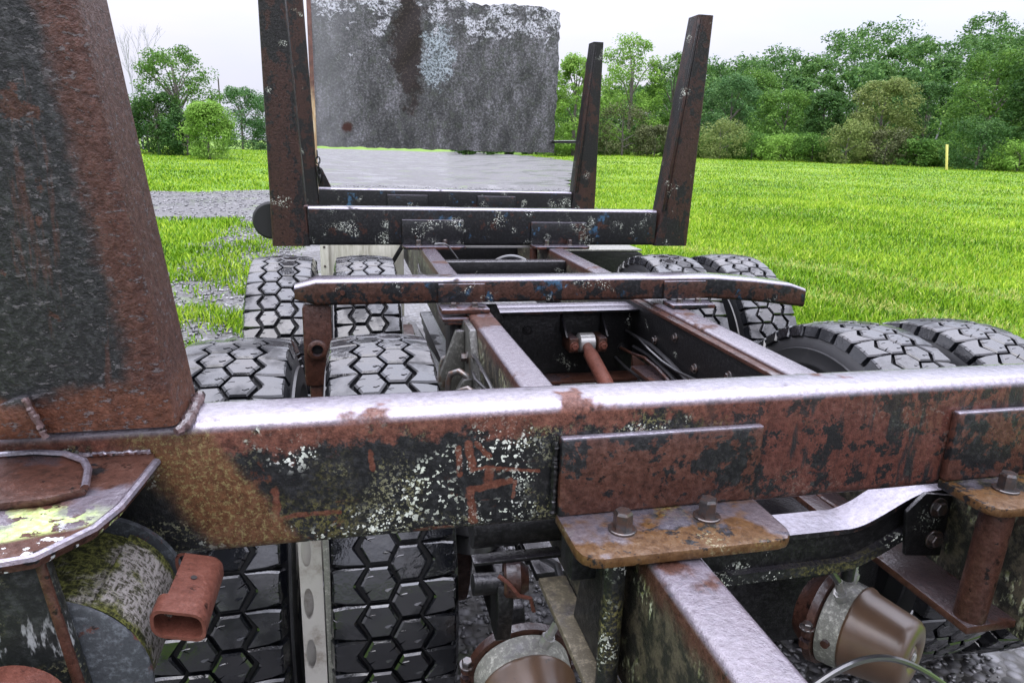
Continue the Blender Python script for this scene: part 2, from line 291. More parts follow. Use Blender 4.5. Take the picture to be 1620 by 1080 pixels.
# ground
def ground_mat():
    s = NT('meadow_ground'); v = s.obj()
    n1 = s.noise(v, .35, 6, .6); n2 = s.noise(s.map(v, (1, 1, 1)), 9, 6, .7); n3 = s.noise(v, .06, 3)
    c = s.ramp(s.math('ADD', s.math('MULTIPLY', n1, .5), s.math('MULTIPLY', n2, .5)), ((.34, (.04, .09, .007)), (.5, (.09, .18, .014)), (.66, (.16, .27, .03))))
    c = s.mix(s.step(n3, .45, .62), c, s.mix(.45, c, (.22, .30, .05)))
    MAT['ground'] = s.fin(c, .8, s.bump(n2, .6, .05)); s.b.inputs['Specular IOR Level'].default_value = .2
    s = NT('wet_gravel'); v = s.obj()
    d = s.voro(v, 26); c2 = s.voro(v, 26, out='Color'); n1 = s.noise(v, .8, 5, .6); n2 = s.noise(v, 60, 4)
    c = s.mix(s.sep(c2)[0], (.035, .035, .037), (.16, .158, .166)); c = s.mix(s.step(d, .35, .6), c, (.05, .048, .045))
    c = s.mix(s.step(n1, .56, .66), c, s.mix(.45, c, (.09, .15, .02)))
    wt = s.step(s.noise(v, .45, 5, .65), .52, .57)
    MAT['gravel'] = s.fin(c, .5, s.bump(s.math('SUBTRACT', 1.0, d), .7, .03), s.math('MULTIPLY', wt, .55), .14, coatn=s.bump(n2, .05, .01))
    s = NT('gravel_stone'); g = s.n('ShaderNodeNewGeometry').outputs['Random Per Island']
    MAT['stone'] = s.fin(s.ramp(g, ((0, (.03, .03, .032)), (.5, (.09, .09, .094)), (1, (.27, .265, .275)))), .4, None, .5, .2)
ground_mat()
def leaf_mat(key, cols, trans=.35, rough=.5, lowf=.55, gw=.5, spec=.06):
    s = NT(key); g = s.n('ShaderNodeNewGeometry').outputs['Random Per Island']; v = s.obj()
    f = s.math('ADD', s.math('MULTIPLY', g, gw), s.math('MULTIPLY', s.step(s.noise(v, lowf, 4, .6), .3, .7, False), 1 - gw))
    c = s.ramp(f, tuple((p, c) for p, c in zip((.15, .5, .85), cols)))
    s.put(s.b.inputs['Base Color'], c); s.b.inputs['Roughness'].default_value = rough; s.b.inputs['Specular IOR Level'].default_value = spec
    tr = s.n('ShaderNodeBsdfTranslucent'); s.put(tr.inputs[0], c); mxs = s.n('ShaderNodeMixShader'); mxs.inputs[0].default_value = trans
    s.t.links.new(s.b.outputs[0], mxs.inputs[1]); s.t.links.new(tr.outputs[0], mxs.inputs[2]); s.t.links.new(mxs.outputs[0], s.out.inputs[0]); MAT[key] = s.m
leaf_mat('grass', ((.022, .07, .003), (.15, .30, .010), (.42, .54, .06)), .3, .5, .22, .62, .08)
leaf_mat('grass_dry', ((.14, .18, .025), (.32, .36, .07), (.52, .52, .18)), .3, .5, .3, .75, .1)
leaf_mat('leaf_mid', ((.035, .09, .018), (.085, .18, .032), (.16, .28, .055)))
leaf_mat('leaf_dark', ((.022, .06, .018), (.05, .115, .030), (.09, .17, .045)))
leaf_mat('leaf_bright', ((.11, .22, .03), (.18, .33, .055), (.29, .44, .10)))
leaf_mat('leaf_yellowish', ((.09, .13, .035), (.16, .21, .06), (.25, .29, .10)))
leaf_mat('leaf_bluish', ((.035, .09, .032), (.075, .165, .055), (.14, .25, .085)))
leaf_mat('leaf_wood', ((.030, .080, .024), (.072, .155, .040), (.14, .25, .065)))
leaf_mat('leaf_hedge', ((.035, .085, .016), (.09, .175, .03), (.18, .28, .06)))
leaf_mat('twig_brown', ((.04, .05, .022), (.085, .095, .042), (.14, .16, .07)), .2)
s = NT('bark'); v = s.obj(); MAT['bark'] = s.fin(s.ramp(s.noise(v, 8, 5), ((.3, (.045, .038, .032)), (.7, (.14, .125, .11)))), .8)
s = NT('pale_bark'); v = s.obj(); MAT['pale_bark'] = s.fin(s.ramp(s.noise(v, 8, 5), ((.3, (.20, .20, .215)), (.7, (.36, .36, .39)))), .8)
s = NT('yellow_post'); MAT['ypost'] = s.fin((.62, .55, .16), .5)
s = NT('pole_wood'); MAT['pole'] = s.fin((.06, .05, .045), .8)

# ------------------------------------------------------------------ mesh helpers
WL = {}
def finish(o, name, mat, parent, loc):
    C.objects.link(o); pw = WL.get(parent.name, Vector((0, 0, 0))) if parent else Vector((0, 0, 0))
    wloc = Vector(loc); o.location = wloc - pw; WL[o.name] = wloc
    if parent: o.parent = parent
    return o
def obj(name, bm, mat, parent=None, loc=(0, 0, 0), smooth=40, mats=None):
    me = bpy.data.meshes.new(name)
    bmesh.ops.recalc_face_normals(bm, faces=bm.faces)
    bm.to_mesh(me); bm.free()
    me.materials.append(MAT[mat])
    for k in (mats or ()): me.materials.append(MAT[k])
    if smooth:
        me.polygons.foreach_set('use_smooth', [True] * len(me.polygons)); me.set_sharp_from_angle(angle=R(smooth))
    return finish(bpy.data.objects.new(name, me), name, mat, parent, loc)
def inst(src, name, parent, loc, rot=(0, 0, 0)):
    o = bpy.data.objects.new(name, src.data if hasattr(src, 'data') else src); finish(o, name, None, parent, loc); o.rotation_euler = rot; return o
def empty(name, loc, parent=None):
    o = bpy.data.objects.new(name, None); o.empty_display_size = .1; return finish(o, name, None, parent, loc)
def tag(o, label=None, cat=None, group=None, kind=None):
    if label: o['label'] = label
    if cat: o['category'] = cat
    if group: o['group'] = group
    if kind: o['kind'] = kind
    return o
def NB(): return bmesh.new()
def box(bm, x0, x1, y0, y1, z0, z1, bev=0, seg=2):
    b = bmesh.new(); bmesh.ops.create_cube(b, size=1)
    for q in b.verts: q.co = Vector(((x0 + x1) / 2 + q.co.x * (x1 - x0), (y0 + y1) / 2 + q.co.y * (y1 - y0), (z0 + z1) / 2 + q.co.z * (z1 - z0)))
    if bev: bmesh.ops.bevel(b, geom=list(b.edges), offset=bev, segments=seg, profile=.5, affect='EDGES')
    join(bm, b); return bm
def join(bm, b, mat=None):
    me = bpy.data.meshes.new('t')
    if mat:
        for q in b.verts: q.co = mat @ q.co
    b.to_mesh(me); b.free(); bm.from_mesh(me); bpy.data.meshes.remove(me)
def frame(d):
    d = Vector(d).normalized(); a = Vector((0, 0, 1)) if abs(d.z) < .9 else Vector((1, 0, 0)); u = d.cross(a).normalized(); return u, d.cross(u).normalized()
def tube(bm, pts, rad, n=10, cap=True):
    pts = [Vector(p) for p in pts]; rings = []
    rads = rad if isinstance(rad, (list, tuple)) else [rad] * len(pts)
    u0 = None
    for i, p in enumerate(pts):
        d = (pts[min(i + 1, len(pts) - 1)] - pts[max(i - 1, 0)]).normalized()
        if u0 is None: u0, _ = frame(d)
        u = (u0 - d * u0.dot(d)).normalized(); u0 = u; vv = d.cross(u)
        rings.append([bm.verts.new(p + (u * math.cos(2 * math.pi * k / n) + vv * math.sin(2 * math.pi * k / n)) * rads[i]) for k in range(n)])
    for a, b in zip(rings, rings[1:]):
        for k in range(n): bm.faces.new((a[k], a[(k + 1) % n], b[(k + 1) % n], b[k]))
    if cap: bm.faces.new(rings[0][::-1]); bm.faces.new(rings[-1])
    return bm
def prism(bm, poly, ax, t0, t1, bev=0, seg=2):
    """polygon in the plane normal to ax (x: yz, y: xz, z: xy), extruded t0..t1"""
    b = bmesh.new()
    def P(a, c, t): return {'x': (t, a, c), 'y': (a, t, c), 'z': (a, c, t)}[ax]
    A = [b.verts.new(P(a, c, t0)) for a, c in poly]; B = [b.verts.new(P(a, c, t1)) for a, c in poly]; n = len(poly)
    b.faces.new(A[::-1]); b.faces.new(B)
    for i in range(n): b.faces.new((A[i], A[(i + 1) % n], B[(i + 1) % n], B[i]))
    if bev: bmesh.ops.bevel(b, geom=list(b.edges), offset=bev, segments=seg, profile=.5, affect='EDGES')
    join(bm, b); return bm
def lathe(bm, prof, org, axis, n=32, caps=True):
    """prof: (distance along axis, radius)"""
    org = Vector(org); d = Vector(axis).normalized(); u, vv = frame(d); rings = []
    for t, r in prof:
        rings.append([bm.verts.new(org + d * t + (u * math.cos(2 * math.pi * k / n) + vv * math.sin(2 * math.pi * k / n)) * max(r, 1e-4)) for k in range(n)])
    for a, b in zip(rings, rings[1:]):
        for k in range(n): bm.faces.new((a[k], a[(k + 1) % n], b[(k + 1) % n], b[k]))
    if caps: bm.faces.new(rings[0][::-1]); bm.faces.new(rings[-1])
    return bm
def hexbolt(bm, p, d, r=.014, h=.018, shank=0):
    p = Vector(p); d = Vector(d).normalized(); u, vv = frame(d)
    lathe(bm, ((0, r * 1.45), (.003, r * 1.45), (.004, r * 1.35)), p, d, 20)
    rr = [(.004, r), (h * .86, r), (h, r * .84)]; rings = []
    for t, q in rr: rings.append([bm.verts.new(p + d * t + (u * math.cos(k * math.pi / 3) + vv * math.sin(k * math.pi / 3)) * q) for k in range(6)])
    for a, b in zip(rings, rings[1:]):
        for k in range(6): bm.faces.new((a[k], a[(k + 1) % 6], b[(k + 1) % 6], b[k]))
    bm.faces.new(rings[-1]); return bm
def weld(bm, pts, r, seed=0):
    rnd = random.Random(seed); pts = [Vector(p) for p in pts]; P = []
    for a, b in zip(pts, pts[1:]):
        n = max(2, int((b - a).length / (r * .55)))
        P += [a.lerp(b, i / n) + Vector([rnd.uniform(-.15, .15) * r for _ in range(3)]) for i in range(n)]
    P.append(pts[-1]); return tube(bm, P, [r * (rnd.uniform(.72, 1.12)) for k in range(len(P))], 8)
def np_mesh(name, verts, faces, mat, parent=None, loc=(0, 0, 0), smooth=False):
    """verts (n,3), faces (m,k) with the same k"""
    me = bpy.data.meshes.new(name); n, (m, k) = len(verts), faces.shape
    me.vertices.add(n); me.vertices.foreach_set('co', np.asarray(verts, dtype=np.float32).ravel())
    me.loops.add(m * k); me.loops.foreach_set('vertex_index', np.asarray(faces, dtype=np.int32).ravel())
    me.polygons.add(m); me.polygons.foreach_set('loop_start', np.arange(0, m * k, k, dtype=np.int32)); me.polygons.foreach_set('loop_total', np.full(m, k, dtype=np.int32))
    if smooth: me.polygons.foreach_set('use_smooth', [True] * m)
    me.update(); me.validate(); me.materials.append(MAT[mat])
    return finish(bpy.data.objects.new(name, me), name, mat, parent, loc)

# ------------------------------------------------------------------ terrain
def gz(x, y):
    r = np.hypot(x, y); a = np.arctan2(x, y)
    right = np.clip((a - .12) / .25, 0, 1)
    rise = np.clip((r - 22) / 68, 0, 1); rise = rise * rise * (3 - 2 * rise)
    z = right * rise * 1.12
    left = np.clip((-a - .02) / .1, 0, 1); z = z + left * np.clip((r - 30) / 40, 0, 1) * .25
    bump = .03 * np.sin(x * .7 + 1) * np.sin(y * .6) * np.clip((r - 6) / 6, 0, 1)
    return z + bump
def polar_sheet():
    rs = np.concatenate(([0], np.geomspace(1.5, 900, 120))); th = np.linspace(0, 2 * np.pi, 181)[:-1]
    v = [(0, 0, 0)]
    Rr, T = np.meshgrid(rs[1:], th, indexing='ij'); X = Rr * np.sin(T); Y = Rr * np.cos(T); Z = gz(X, Y)
    hill = np.clip((Rr - 100) / 62, 0, 1) * np.clip((np.arctan2(X, Y) - .25) / .5, 0, 1) * (np.arctan2(X, Y) > 0) * np.clip((2.4 - np.arctan2(X, Y)) / .8, 0, 1)
    Z = Z + hill * 11
    V = np.stack([X, Y, Z], -1).reshape(-1, 3); nr, ntq = len(rs) - 1, len(th)
    i = np.arange(nr - 1)[:, None] * ntq; j = np.arange(ntq)[None]; j2 = (j + 1) % ntq
    F = np.stack([i + j, i + j2, i + ntq + j2, i + ntq + j], -1).reshape(-1, 4)
    V = np.vstack([V, [[0, 0, 0]]]); c = len(V) - 1
    F0 = np.stack([np.full(ntq, c), j2[0], j[0], j[0]], -1)
    bmv = np_mesh('meadow_ground', V, F, 'ground', smooth=True); return bmv
tag(polar_sheet(), kind='structure')
def hill_z(x, y):
    r = math.hypot(x, y); a = math.atan2(x, y)
    return float(gz(np.array(x), np.array(y))) + min(max((r - 100) / 62, 0), 1) * min(max((a - .25) / .5, 0), 1) * 11
def ground_patch():
    # small disc closing the polar sheet round the camera and reaching under the truck
    b = NB(); vs = [b.verts.new((1.55 * math.sin(t), 1.55 * math.cos(t), -.003)) for t in np.linspace(0, 2 * math.pi, 33)[:-1]]; b.faces.new(vs)
    return obj('ground_patch', b, 'ground', smooth=0)
tag(ground_patch(), kind='structure')
LANE = [(-45, 13.6), (-20, 14.4), (-5, 14.9), (-1.9, 14.6), (-2.0, 11), (-1.85, 7), (-1.5, 4.5), (-1.0, 2), (-1.0, -2.5), (-14, -5), (-14, -30), (16, -30), (16, -5), (2.3, -2.5), (2.2, 3), (2.25, 8), (4.5, 12), (7.0, 20), (9.5, 30), (17.5, 50), (19, 70), (24, 140), (-8, 140), (-3.4, 60), (-2.25, 23.2), (-5, 21.6), (-20, 22.2), (-45, 24)]
def in_lane(x, y, grow=0):
    inside = np.zeros(x.shape, bool); n = len(LANE)
    for i in range(n):
        (x1, y1), (x2, y2) = LANE[i], LANE[(i + 1) % n]
        c = ((y1 > y) != (y2 > y)) & (x < (x2 - x1) * (y - y1) / (y2 - y1 + 1e-9) + x1); inside ^= c
    return inside
def lane_sheet():
    # fine cells with a ragged outline, laid just above the meadow
    ys = np.concatenate([np.arange(-30, -2.5, 1.0), np.arange(-2.5, 26, .25), np.geomspace(26, 140, 80)]); V, F, idx = [], [], {}
    def vid(x, y):
        k = (round(x, 3), round(y, 3))
        if k not in idx:
            idx[k] = len(V); V.append((x, y, float(gz(np.array(x), np.array(y))) + .006 + (.02 + .0012 * y if y > 26 else 0)))
        return idx[k]
    xs = np.concatenate([np.arange(-45, -8, 1.0), np.arange(-8, 25, .25)])
    nx = (xs[:-1] + xs[1:]) / 2
    for j in range(len(ys) - 1):
        ym = (ys[j] + ys[j + 1]) / 2; wob = .22 * np.sin(nx * 2.1 + ym) + .18 * np.sin(nx * .9 - ym * 2.7)
        ok = in_lane(nx + .2 * np.sin(ym * 3.1) + .12 * np.sin(ym * 7.7), ym + wob)
        for i in np.nonzero(ok)[0]: F.append((vid(xs[i], ys[j]), vid(xs[i + 1], ys[j]), vid(xs[i + 1], ys[j + 1]), vid(xs[i], ys[j + 1])))
    return np_mesh('gravel_lane', np.array(V), np.array(F), 'gravel')
tag(lane_sheet(), kind='structure')

def vnoise(x, y, sc, seed=0):
    x = x * sc; y = y * sc; xi = np.floor(x).astype(np.int64); yi = np.floor(y).astype(np.int64); fx = x - xi; fy = y - yi
    def h(a, b): q = np.sin(a * 127.1 + b * 311.7 + seed * 74.7) * 43758.5453; return q - np.floor(q)
    fx = fx * fx * (3 - 2 * fx); fy = fy * fy * (3 - 2 * fy)
    return (h(xi, yi) * (1 - fx) + h(xi + 1, yi) * fx) * (1 - fy) + (h(xi, yi + 1) * (1 - fx) + h(xi + 1, yi + 1) * fx) * fy
def blades(name, x, y, hgt, wid, mat, label, z0=0):
    n = len(x); a = rng.uniform(0, 2 * np.pi, n); lean = rng.uniform(.2, 1.25, n) * hgt; la = rng.uniform(0, 2 * np.pi, n); z = gz(x, y) + z0
    ux, uy = np.cos(a) * wid / 2, np.sin(a) * wid / 2; lx, ly = np.cos(la) * lean, np.sin(la) * lean
    V = np.empty((n, 5, 3))
    V[:, 0] = np.stack([x - ux, y - uy, z - .01], -1); V[:, 1] = np.stack([x + ux, y + uy, z - .01], -1)
    V[:, 2] = np.stack([x + lx * .35 + ux * .8, y + ly * .35 + uy * .8, z + hgt * .62], -1); V[:, 3] = np.stack([x + lx * .35 - ux * .8, y + ly * .35 - uy * .8, z + hgt * .62], -1)
    V[:, 4] = np.stack([x + lx, y + ly, z + hgt], -1)
    b = np.arange(n)[:, None] * 5
    F = np.vstack([b + np.array([[0, 1, 2]]), b + np.array([[0, 2, 3]]), b + np.array([[3, 2, 4]])])
    o = np_mesh(name, V.reshape(-1, 3), F, mat); tag(o, label, 'grass', kind='stuff'); return o
def scatter(n, r0, r1, a0, a1, p=1.0):
    u = rng.uniform(0, 1, n); r = r0 * (r1 / r0) ** (u ** p); a = rng.uniform(a0, a1, n); return r * np.sin(a), r * np.cos(a), r
def grass_field():
    x, y, r = scatter(340000, 2.6, 95, R(8), R(60), .95)
    keep = ~in_lane(x, y) & ~((x < 1.95) & (y < 6)); x, y, r = x[keep], y[keep], r[keep]
    nn = vnoise(x, y, .35, 1) * .5 + vnoise(x, y, 1.3, 4) * .3 + vnoise(x, y, 4.1, 2) * .2
    # two old wheel tracks with flattened, drier grass
    d = np.abs((x - 3.2) - (y - 9.5) * -.62); d2 = np.abs((x - 5.6) - (y - 9.5) * -.55)
    tr = np.exp(-(np.minimum(d, d2) / .4) ** 2) * (y < 16)
    h = (.03 + .10 * nn) * rng.uniform(.6, 1.35, len(x)) * (1 - .45 * tr); wd = .0036 + .0012 * r ** .85
    dry = rng.uniform(0, 1, len(x)) < (.05 + .45 * tr + .12 * (nn < .3))
    blades('meadow_grass', x[~dry], y[~dry], h[~dry], wd[~dry], 'grass', 'bright green meadow grass covering the field to the right')
    blades('dry_grass', x[dry], y[dry], h[dry], wd[dry], 'grass_dry', 'paler flattened grass blades in tracks across the field')
    x, y, r = scatter(95000, 3.2, 90, R(-26), R(-3), .95)
    g = vnoise(x, y, 1.3, 5) * .6 + vnoise(x, y, 4, 6) * .4
    lane = in_lane(x, y); verge = (x < -.6) & (x > -2.6) & (y < 14)
    pk = rng.uniform(0, 1, len(x)); keep = (~lane & ~(verge & (pk > np.clip((g - .28) / .25, 0.05, 1)))) | (lane & verge & (pk < np.clip((g - .42) / .25, .03, 1) ** 1.5)); x, y, r, g = x[keep], y[keep], r[keep], g[keep]
    h = (.03 + .09 * g) * rng.uniform(.6, 1.4, len(x)) * np.where(verge[keep], .8, 1.0); wd = .0045 + .0016 * r ** .85
    blades('verge_grass', x, y, h, wd, 'grass', 'green grass beside and beyond the gravel lane on the left')
    # a few weeds in the gravel under the frame
    x = rng.uniform(-.2, 1.4, 1500); y = rng.uniform(.3, 4, 1500); k = vnoise(x, y, 5, 9) > .72
    blades('gravel_weeds', x[k], y[k], rng.uniform(.02, .06, k.sum()), np.full(k.sum(), .006), 'grass', 'small weeds growing in the gravel under the truck frame')
grass_field()
def stones():
    b = bmesh.new(); bmesh.ops.create_icosphere(b, subdivisions=1, radius=1); b.verts.ensure_lookup_table()
    bv = np.array([q.co[:] for q in b.verts]); bf = np.array([[q.index for q in f.verts] for f in b.faces]); b.free()
    xs, ys, sz = [], [], []
    def put(n, x0, x1, y0, y1, s0, s1):
        x = rng.uniform(x0, x1, n); y = rng.uniform(y0, y1, n); k = in_lane(x, y); xs.append(x[k]); ys.append(y[k]); sz.append(rng.uniform(s0, s1, k.sum()))
    put(11000, -.9, 1.9, .4, 4, .005, .014); put(4500, -2.6, -.7, 4.5, 15, .010, .026); put(6500, -9, 8, 14, 26, .014, .035)
    x, y, sz_ = map(np.concatenate, (xs, ys, sz)); n = len(x)
    V = bv[None] * (sz_[:, None, None] * rng.uniform(.45, 1.35, (n, len(bv), 1))) * np.array([1.15, .85, .55]); t = rng.uniform(0, 6.28, n); c, s_ = np.cos(t)[:, None], np.sin(t)[:, None]
    V = np.stack([V[..., 0] * c - V[..., 1] * s_ + x[:, None], V[..., 0] * s_ + V[..., 1] * c + y[:, None], V[..., 2] + (gz(x, y) + .006 + sz_ * .3)[:, None]], -1)
    o = np_mesh('gravel_stones', V.reshape(-1, 3), (bf[None] + np.arange(n)[:, None, None] * len(bv)).reshape(-1, 3), 'stone')
    tag(o, 'loose grey gravel stones on the lane and under the truck', 'gravel', kind='stuff')
stones()

# ------------------------------------------------------------------ trees and shrubs
def leaf_cloud(centers, rads, n, size, flat=.75, rg=rng):
    """small rhombic leaf sprays gathered in clumps; returns quads"""
    k = rg.integers(0, len(centers), n); d = rg.normal(0, 1, (n, 3)); d /= np.linalg.norm(d, axis=1, keepdims=True); rr = rg.uniform(.25, 1, (n, 1)) ** .5
    p = centers[k] + d * rr * rads[k][:, None] * np.array([1, 1, flat])
    nn = d * .6 + rg.normal(0, .5, (n, 3)) + np.array([0, 0, .6]); nn /= np.linalg.norm(nn, axis=1, keepdims=True)
    a = np.cross(nn, rg.normal(0, 1, (n, 3))); a /= np.linalg.norm(a, axis=1, keepdims=True) + 1e-9; c = np.cross(nn, a)
    s_ = (size * rg.uniform(.55, 1.35, n))[:, None]
    V = np.stack([p - a * s_, p - c * s_ * .5, p + a * s_ * .9 + nn * s_ * .15, p + c * s_ * .5], 1)
    return V.reshape(-1, 3), np.arange(n * 4).reshape(n, 4)
def crown_clumps(h, rad, low, n, rg, taper=.5):
    c = []
    for _ in range(n):
        t = rg.uniform(0, 1) ** .85; z = low + (h - low) * t
        prof = math.sqrt(max(.05, 1 - ((t - .38) / (.66 if t > .38 else .55)) ** 2)); q = rg.uniform(.35, 1) ** .6 * rad * prof; a = rg.uniform(0, 6.283)
        c.append((q * math.cos(a), q * math.sin(a), z - .05 * h * (t > .9)))
    return np.array(c)
def tree(name, x, y, h, rad, mat, label, group, low=.22, n=4200, size=.20, clumps=46, cr=.30, bark='bark', cat='tree', limbs=9, seed=0, z=None):
    rg = np.random.default_rng(seed + int(abs(x * 13 + y * 7) * 10)); z = hill_z(x, y) if z is None else z
    root = tag(empty(name, (x, y, z)), label, cat, group); c = crown_clumps(h * .97, rad, h * low, clumps, rg); rads = rad * cr * rg.uniform(.6, 1.25, len(c))
    V, F = leaf_cloud(c, rads, n, size, rg=rg); np_mesh('crown', V, F, mat, root, (x, y, z))
    b = bmesh.new(); tw = h * .017 + .03; top = Vector((rg.uniform(-.2, .2), rg.uniform(-.2, .2), h * .8))
    pts = [Vector((0, 0, -.1)), Vector((rg.uniform(-.1, .1), rg.uniform(-.1, .1), h * .3)), Vector((rg.uniform(-.2, .2), 0, h * .55)), top]; tube(b, pts, [tw, tw * .8, tw * .5, tw * .15], 6)
    for i in rg.choice(len(c), min(limbs, len(c)), replace=False):
        e = Vector(c[i]); t0 = max(h * .12, min(h * .7, e.z * .62)); s0 = Vector((0, 0, t0)); tube(b, [s0, s0.lerp(e, .5) + Vector((0, 0, .04 * h)), e], [tw * .4, tw * .25, tw * .06], 4)
    obj('trunk', b, bark, root, (x, y, z), smooth=0); return root
G = 'trees along the far edge of the field'
for i, (x, y, h, r, m, lab, nm) in enumerate((
    (23.9, 74.2, 10.7, 2.1, 'leaf_bright', 'slender yellow-green tree beside the thin pole, right of the headboard', 'slender_tree'),
    (32.3, 79.7, 13.4, 3.0, 'leaf_bright', 'tallest bright green tree between the two right-hand stakes', 'broadleaf_tree'),
    (37.5, 79.6, 11.8, 2.5, 'leaf_mid', 'green tree just left of the front right stake', 'broadleaf_tree'),
    (45.4, 80.0, 9.8, 3.3, 'leaf_bluish', 'bluish green tree just right of the front right stake', 'broadleaf_tree'),
    (46.2, 70.1, 7.6, 3.2, 'leaf_mid', 'mid green spreading tree below the left foot of the wooded hill', 'broadleaf_tree'),
    (47.1, 64.7, 7.2, 1.8, 'leaf_dark', 'narrow dark tree at the middle of the field edge', 'narrow_tree'),
    (52.5, 63.0, 8.4, 3.1, 'leaf_yellowish', 'rounded olive tree with a brownish top at the field edge', 'broadleaf_tree'),
    (59.4, 64.9, 8.6, 2.6, 'leaf_dark', 'dark shaded tree left of the big tree near the right border', 'broadleaf_tree'),
    (57.6, 55.5, 10.6, 3.5, 'leaf_mid', 'big full green tree above the round brown shrub', 'broadleaf_tree'),
    (57.4, 49.8, 12.2, 2.6, 'leaf_dark', 'tall dark tree cut by the right border of the picture', 'broadleaf_tree'),
    (53.8, 89.0, 11.6, 3.2, 'leaf_mid', 'green tree in the second row under the start of the hill', 'broadleaf_tree'),
    (25.4, 91.5, 12.0, 3.0, 'leaf_mid', 'green tree mostly hidden behind the right edge of the headboard', 'broadleaf_tree'))):
    tree(nm, x, y, h, r * (1.32 if i < 3 else 1.12), m, lab, G, seed=i, n=13000 if h > 9 else 10000, size=.135, cr=.27, clumps=110, low=.06)
b = NB(); tube(b, [(56.2, 59.8, 1), (56.0, 59.6, 3.0), (56.4, 59.7, 5.2)], [.12, .10, .06], 6)
tag(obj('dead_tree', b, 'pale_bark', smooth=0), 'pale leaning bare dead tree standing in front of the dark shaded tree', 'tree')
GS = 'shrubs along the field edge'
for i, (x, y, h, r, m, lab) in enumerate((
    (22.7, 76.7, 3.2, 1.9, 'leaf_bright', 'bright green bush next to the right edge of the headboard'),
    (25.7, 77.9, 2.8, 1.6, 'leaf_bright', 'low bright bush at the foot of the thin pole'),
    (28.8, 72.5, 5.2, 2.4, 'twig_brown', 'brown twiggy thicket right of the rear right stake'),
    (31.1, 69.4, 3.0, 1.7, 'twig_brown', 'smaller brown thicket left of the front right stake'),
    (35.1, 71.9, 3.5, 1.8, 'leaf_mid', 'green shrub half hidden by the front right stake'),
    (36.6, 71.1, 2.4, 2.1, 'leaf_mid', 'low green shrub just right of the front right stake'),
    (36.9, 66.4, 3.7, 2.0, 'leaf_yellowish', 'olive shrub, tallest of those near the front right stake'),
    (40.6, 66.6, 2.5, 1.8, 'leaf_mid', 'low hedge-like shrub below the bluish green tree'),
    (41.8, 63.5, 2.3, 1.7, 'leaf_bright', 'light green low shrub below the spreading tree'),
    (44.2, 61.8, 2.4, 1.8, 'leaf_mid', 'low green shrub below the narrow dark tree'),
    (45.4, 58.4, 3.8, 1.7, 'leaf_yellowish', 'yellowish flowering shrub right of the narrow dark tree'),
    (48.5, 57.2, 3.1, 1.7, 'twig_brown', 'brownish shrub below the rounded olive tree'),
    (49.8, 54.7, 2.3, 1.4, 'leaf_mid', 'low green shrub left of the yellow marker post'),
    (51.6, 54.5, 2.2, 1.4, 'leaf_mid', 'low green shrub right behind the yellow marker post'),
    (50.2, 48.8, 3.8, 2.0, 'leaf_dark', 'large round dark shrub right of the yellow marker post'),
    (52.1, 46.7, 2.2, 1.5, 'leaf_bright', 'light green low shrub at the right border of the picture'))):
    tree('shrub', x, y, h * 1.04, r * 1.22, m, lab, GS, low=.0, n=5200, size=.105, clumps=40, cr=.42, cat='shrub', limbs=5, seed=40 + i)
GL = 'trees left of the lane'
tree('airy_tree', -12.4, 60.8, 8.2, 3.1, 'leaf_mid', 'airy green tree behind the bright round bush on the left', GL, low=.05, n=11000, size=.10, clumps=120, cr=.22, seed=71, limbs=40)
tree('dark_tree', -13.4, 58.5, 4.6, 2.0, 'leaf_dark', 'low dark tree left of the bright round bush', GL, low=.0, n=7000, size=.10, clumps=70, cr=.34, seed=72)
tree('round_bush', -8.7, 51.3, 3.7, 1.5, 'leaf_bright', 'bright light-green round bush on the lawn, left side', GL, low=-.02, n=17000, size=.075, clumps=130, cr=.38, cat='bush', seed=73, limbs=3)
tree('broadleaf_tree', -12.1, 94.2, 7.6, 2.9, 'leaf_bluish', 'pale green tree right of the bright round bush, farther away', GL, low=.0, n=8500, size=.13, clumps=90, seed=74)
tree('broadleaf_tree', -9.2, 99.0, 7.2, 2.7, 'leaf_bluish', 'pale far tree half hidden by the left front stake', GL, low=.0, n=8500, size=.13, clumps=90, seed=75)
tree('dark_shrub', -15.0, 62.2, 4.0, 1.6, 'leaf_dark', 'dark shrub at the foot of the bare tree', GL, low=.0, n=5000, size=.10, clumps=44, cr=.38, cat='shrub', seed=76)
tree('dark_shrub', -11.2, 57.0, 3.2, 1.7, 'leaf_dark', 'dark shrub squeezed between the bright bush and the dark tree', GL, low=.0, n=5000, size=.10, clumps=44, cr=.38, cat='shrub', seed=77)
def bare_tree(x, y, h):
    rnd = random.Random(3); b = bmesh.new(); z = hill_z(x, y)
    def grow(p, d, L, r, lev):
        q = p + d * L; m = p.lerp(q, .5) + Vector((rnd.uniform(-.04, .04), rnd.uniform(-.04, .04), 0)) * L; tube(b, [p, m, q], [r, r * .85, r * .68], 4 if lev > 1 else 6, lev == 0)
        if lev >= 6 or r < .006: return
        for k in range(2 if lev < 5 else 3):
            a = Vector((rnd.gauss(0, .34), rnd.gauss(0, .34), .25)); grow(q, (d + a).normalized(), L * rnd.uniform(.68, .86), r * .64, lev + 1)
        if lev > 0 and rnd.random() < .8: grow(m, (d + Vector((rnd.gauss(0, .55), rnd.gauss(0, .55), .25))).normalized(), L * .6, r * .5, lev + 2)
    root = tag(empty('bare_tree', (x, y, z)), 'tall leafless pale tree on the far left against the sky', 'tree', GL)
    grow(Vector((0, 0, -.1)), Vector((0, 0, 1)), h * .26, .11, 0)
    obj('trunk', b, 'pale_bark', root, (x, y, z), smooth=0)
bare_tree(-17.3, 69.8, 10.6)
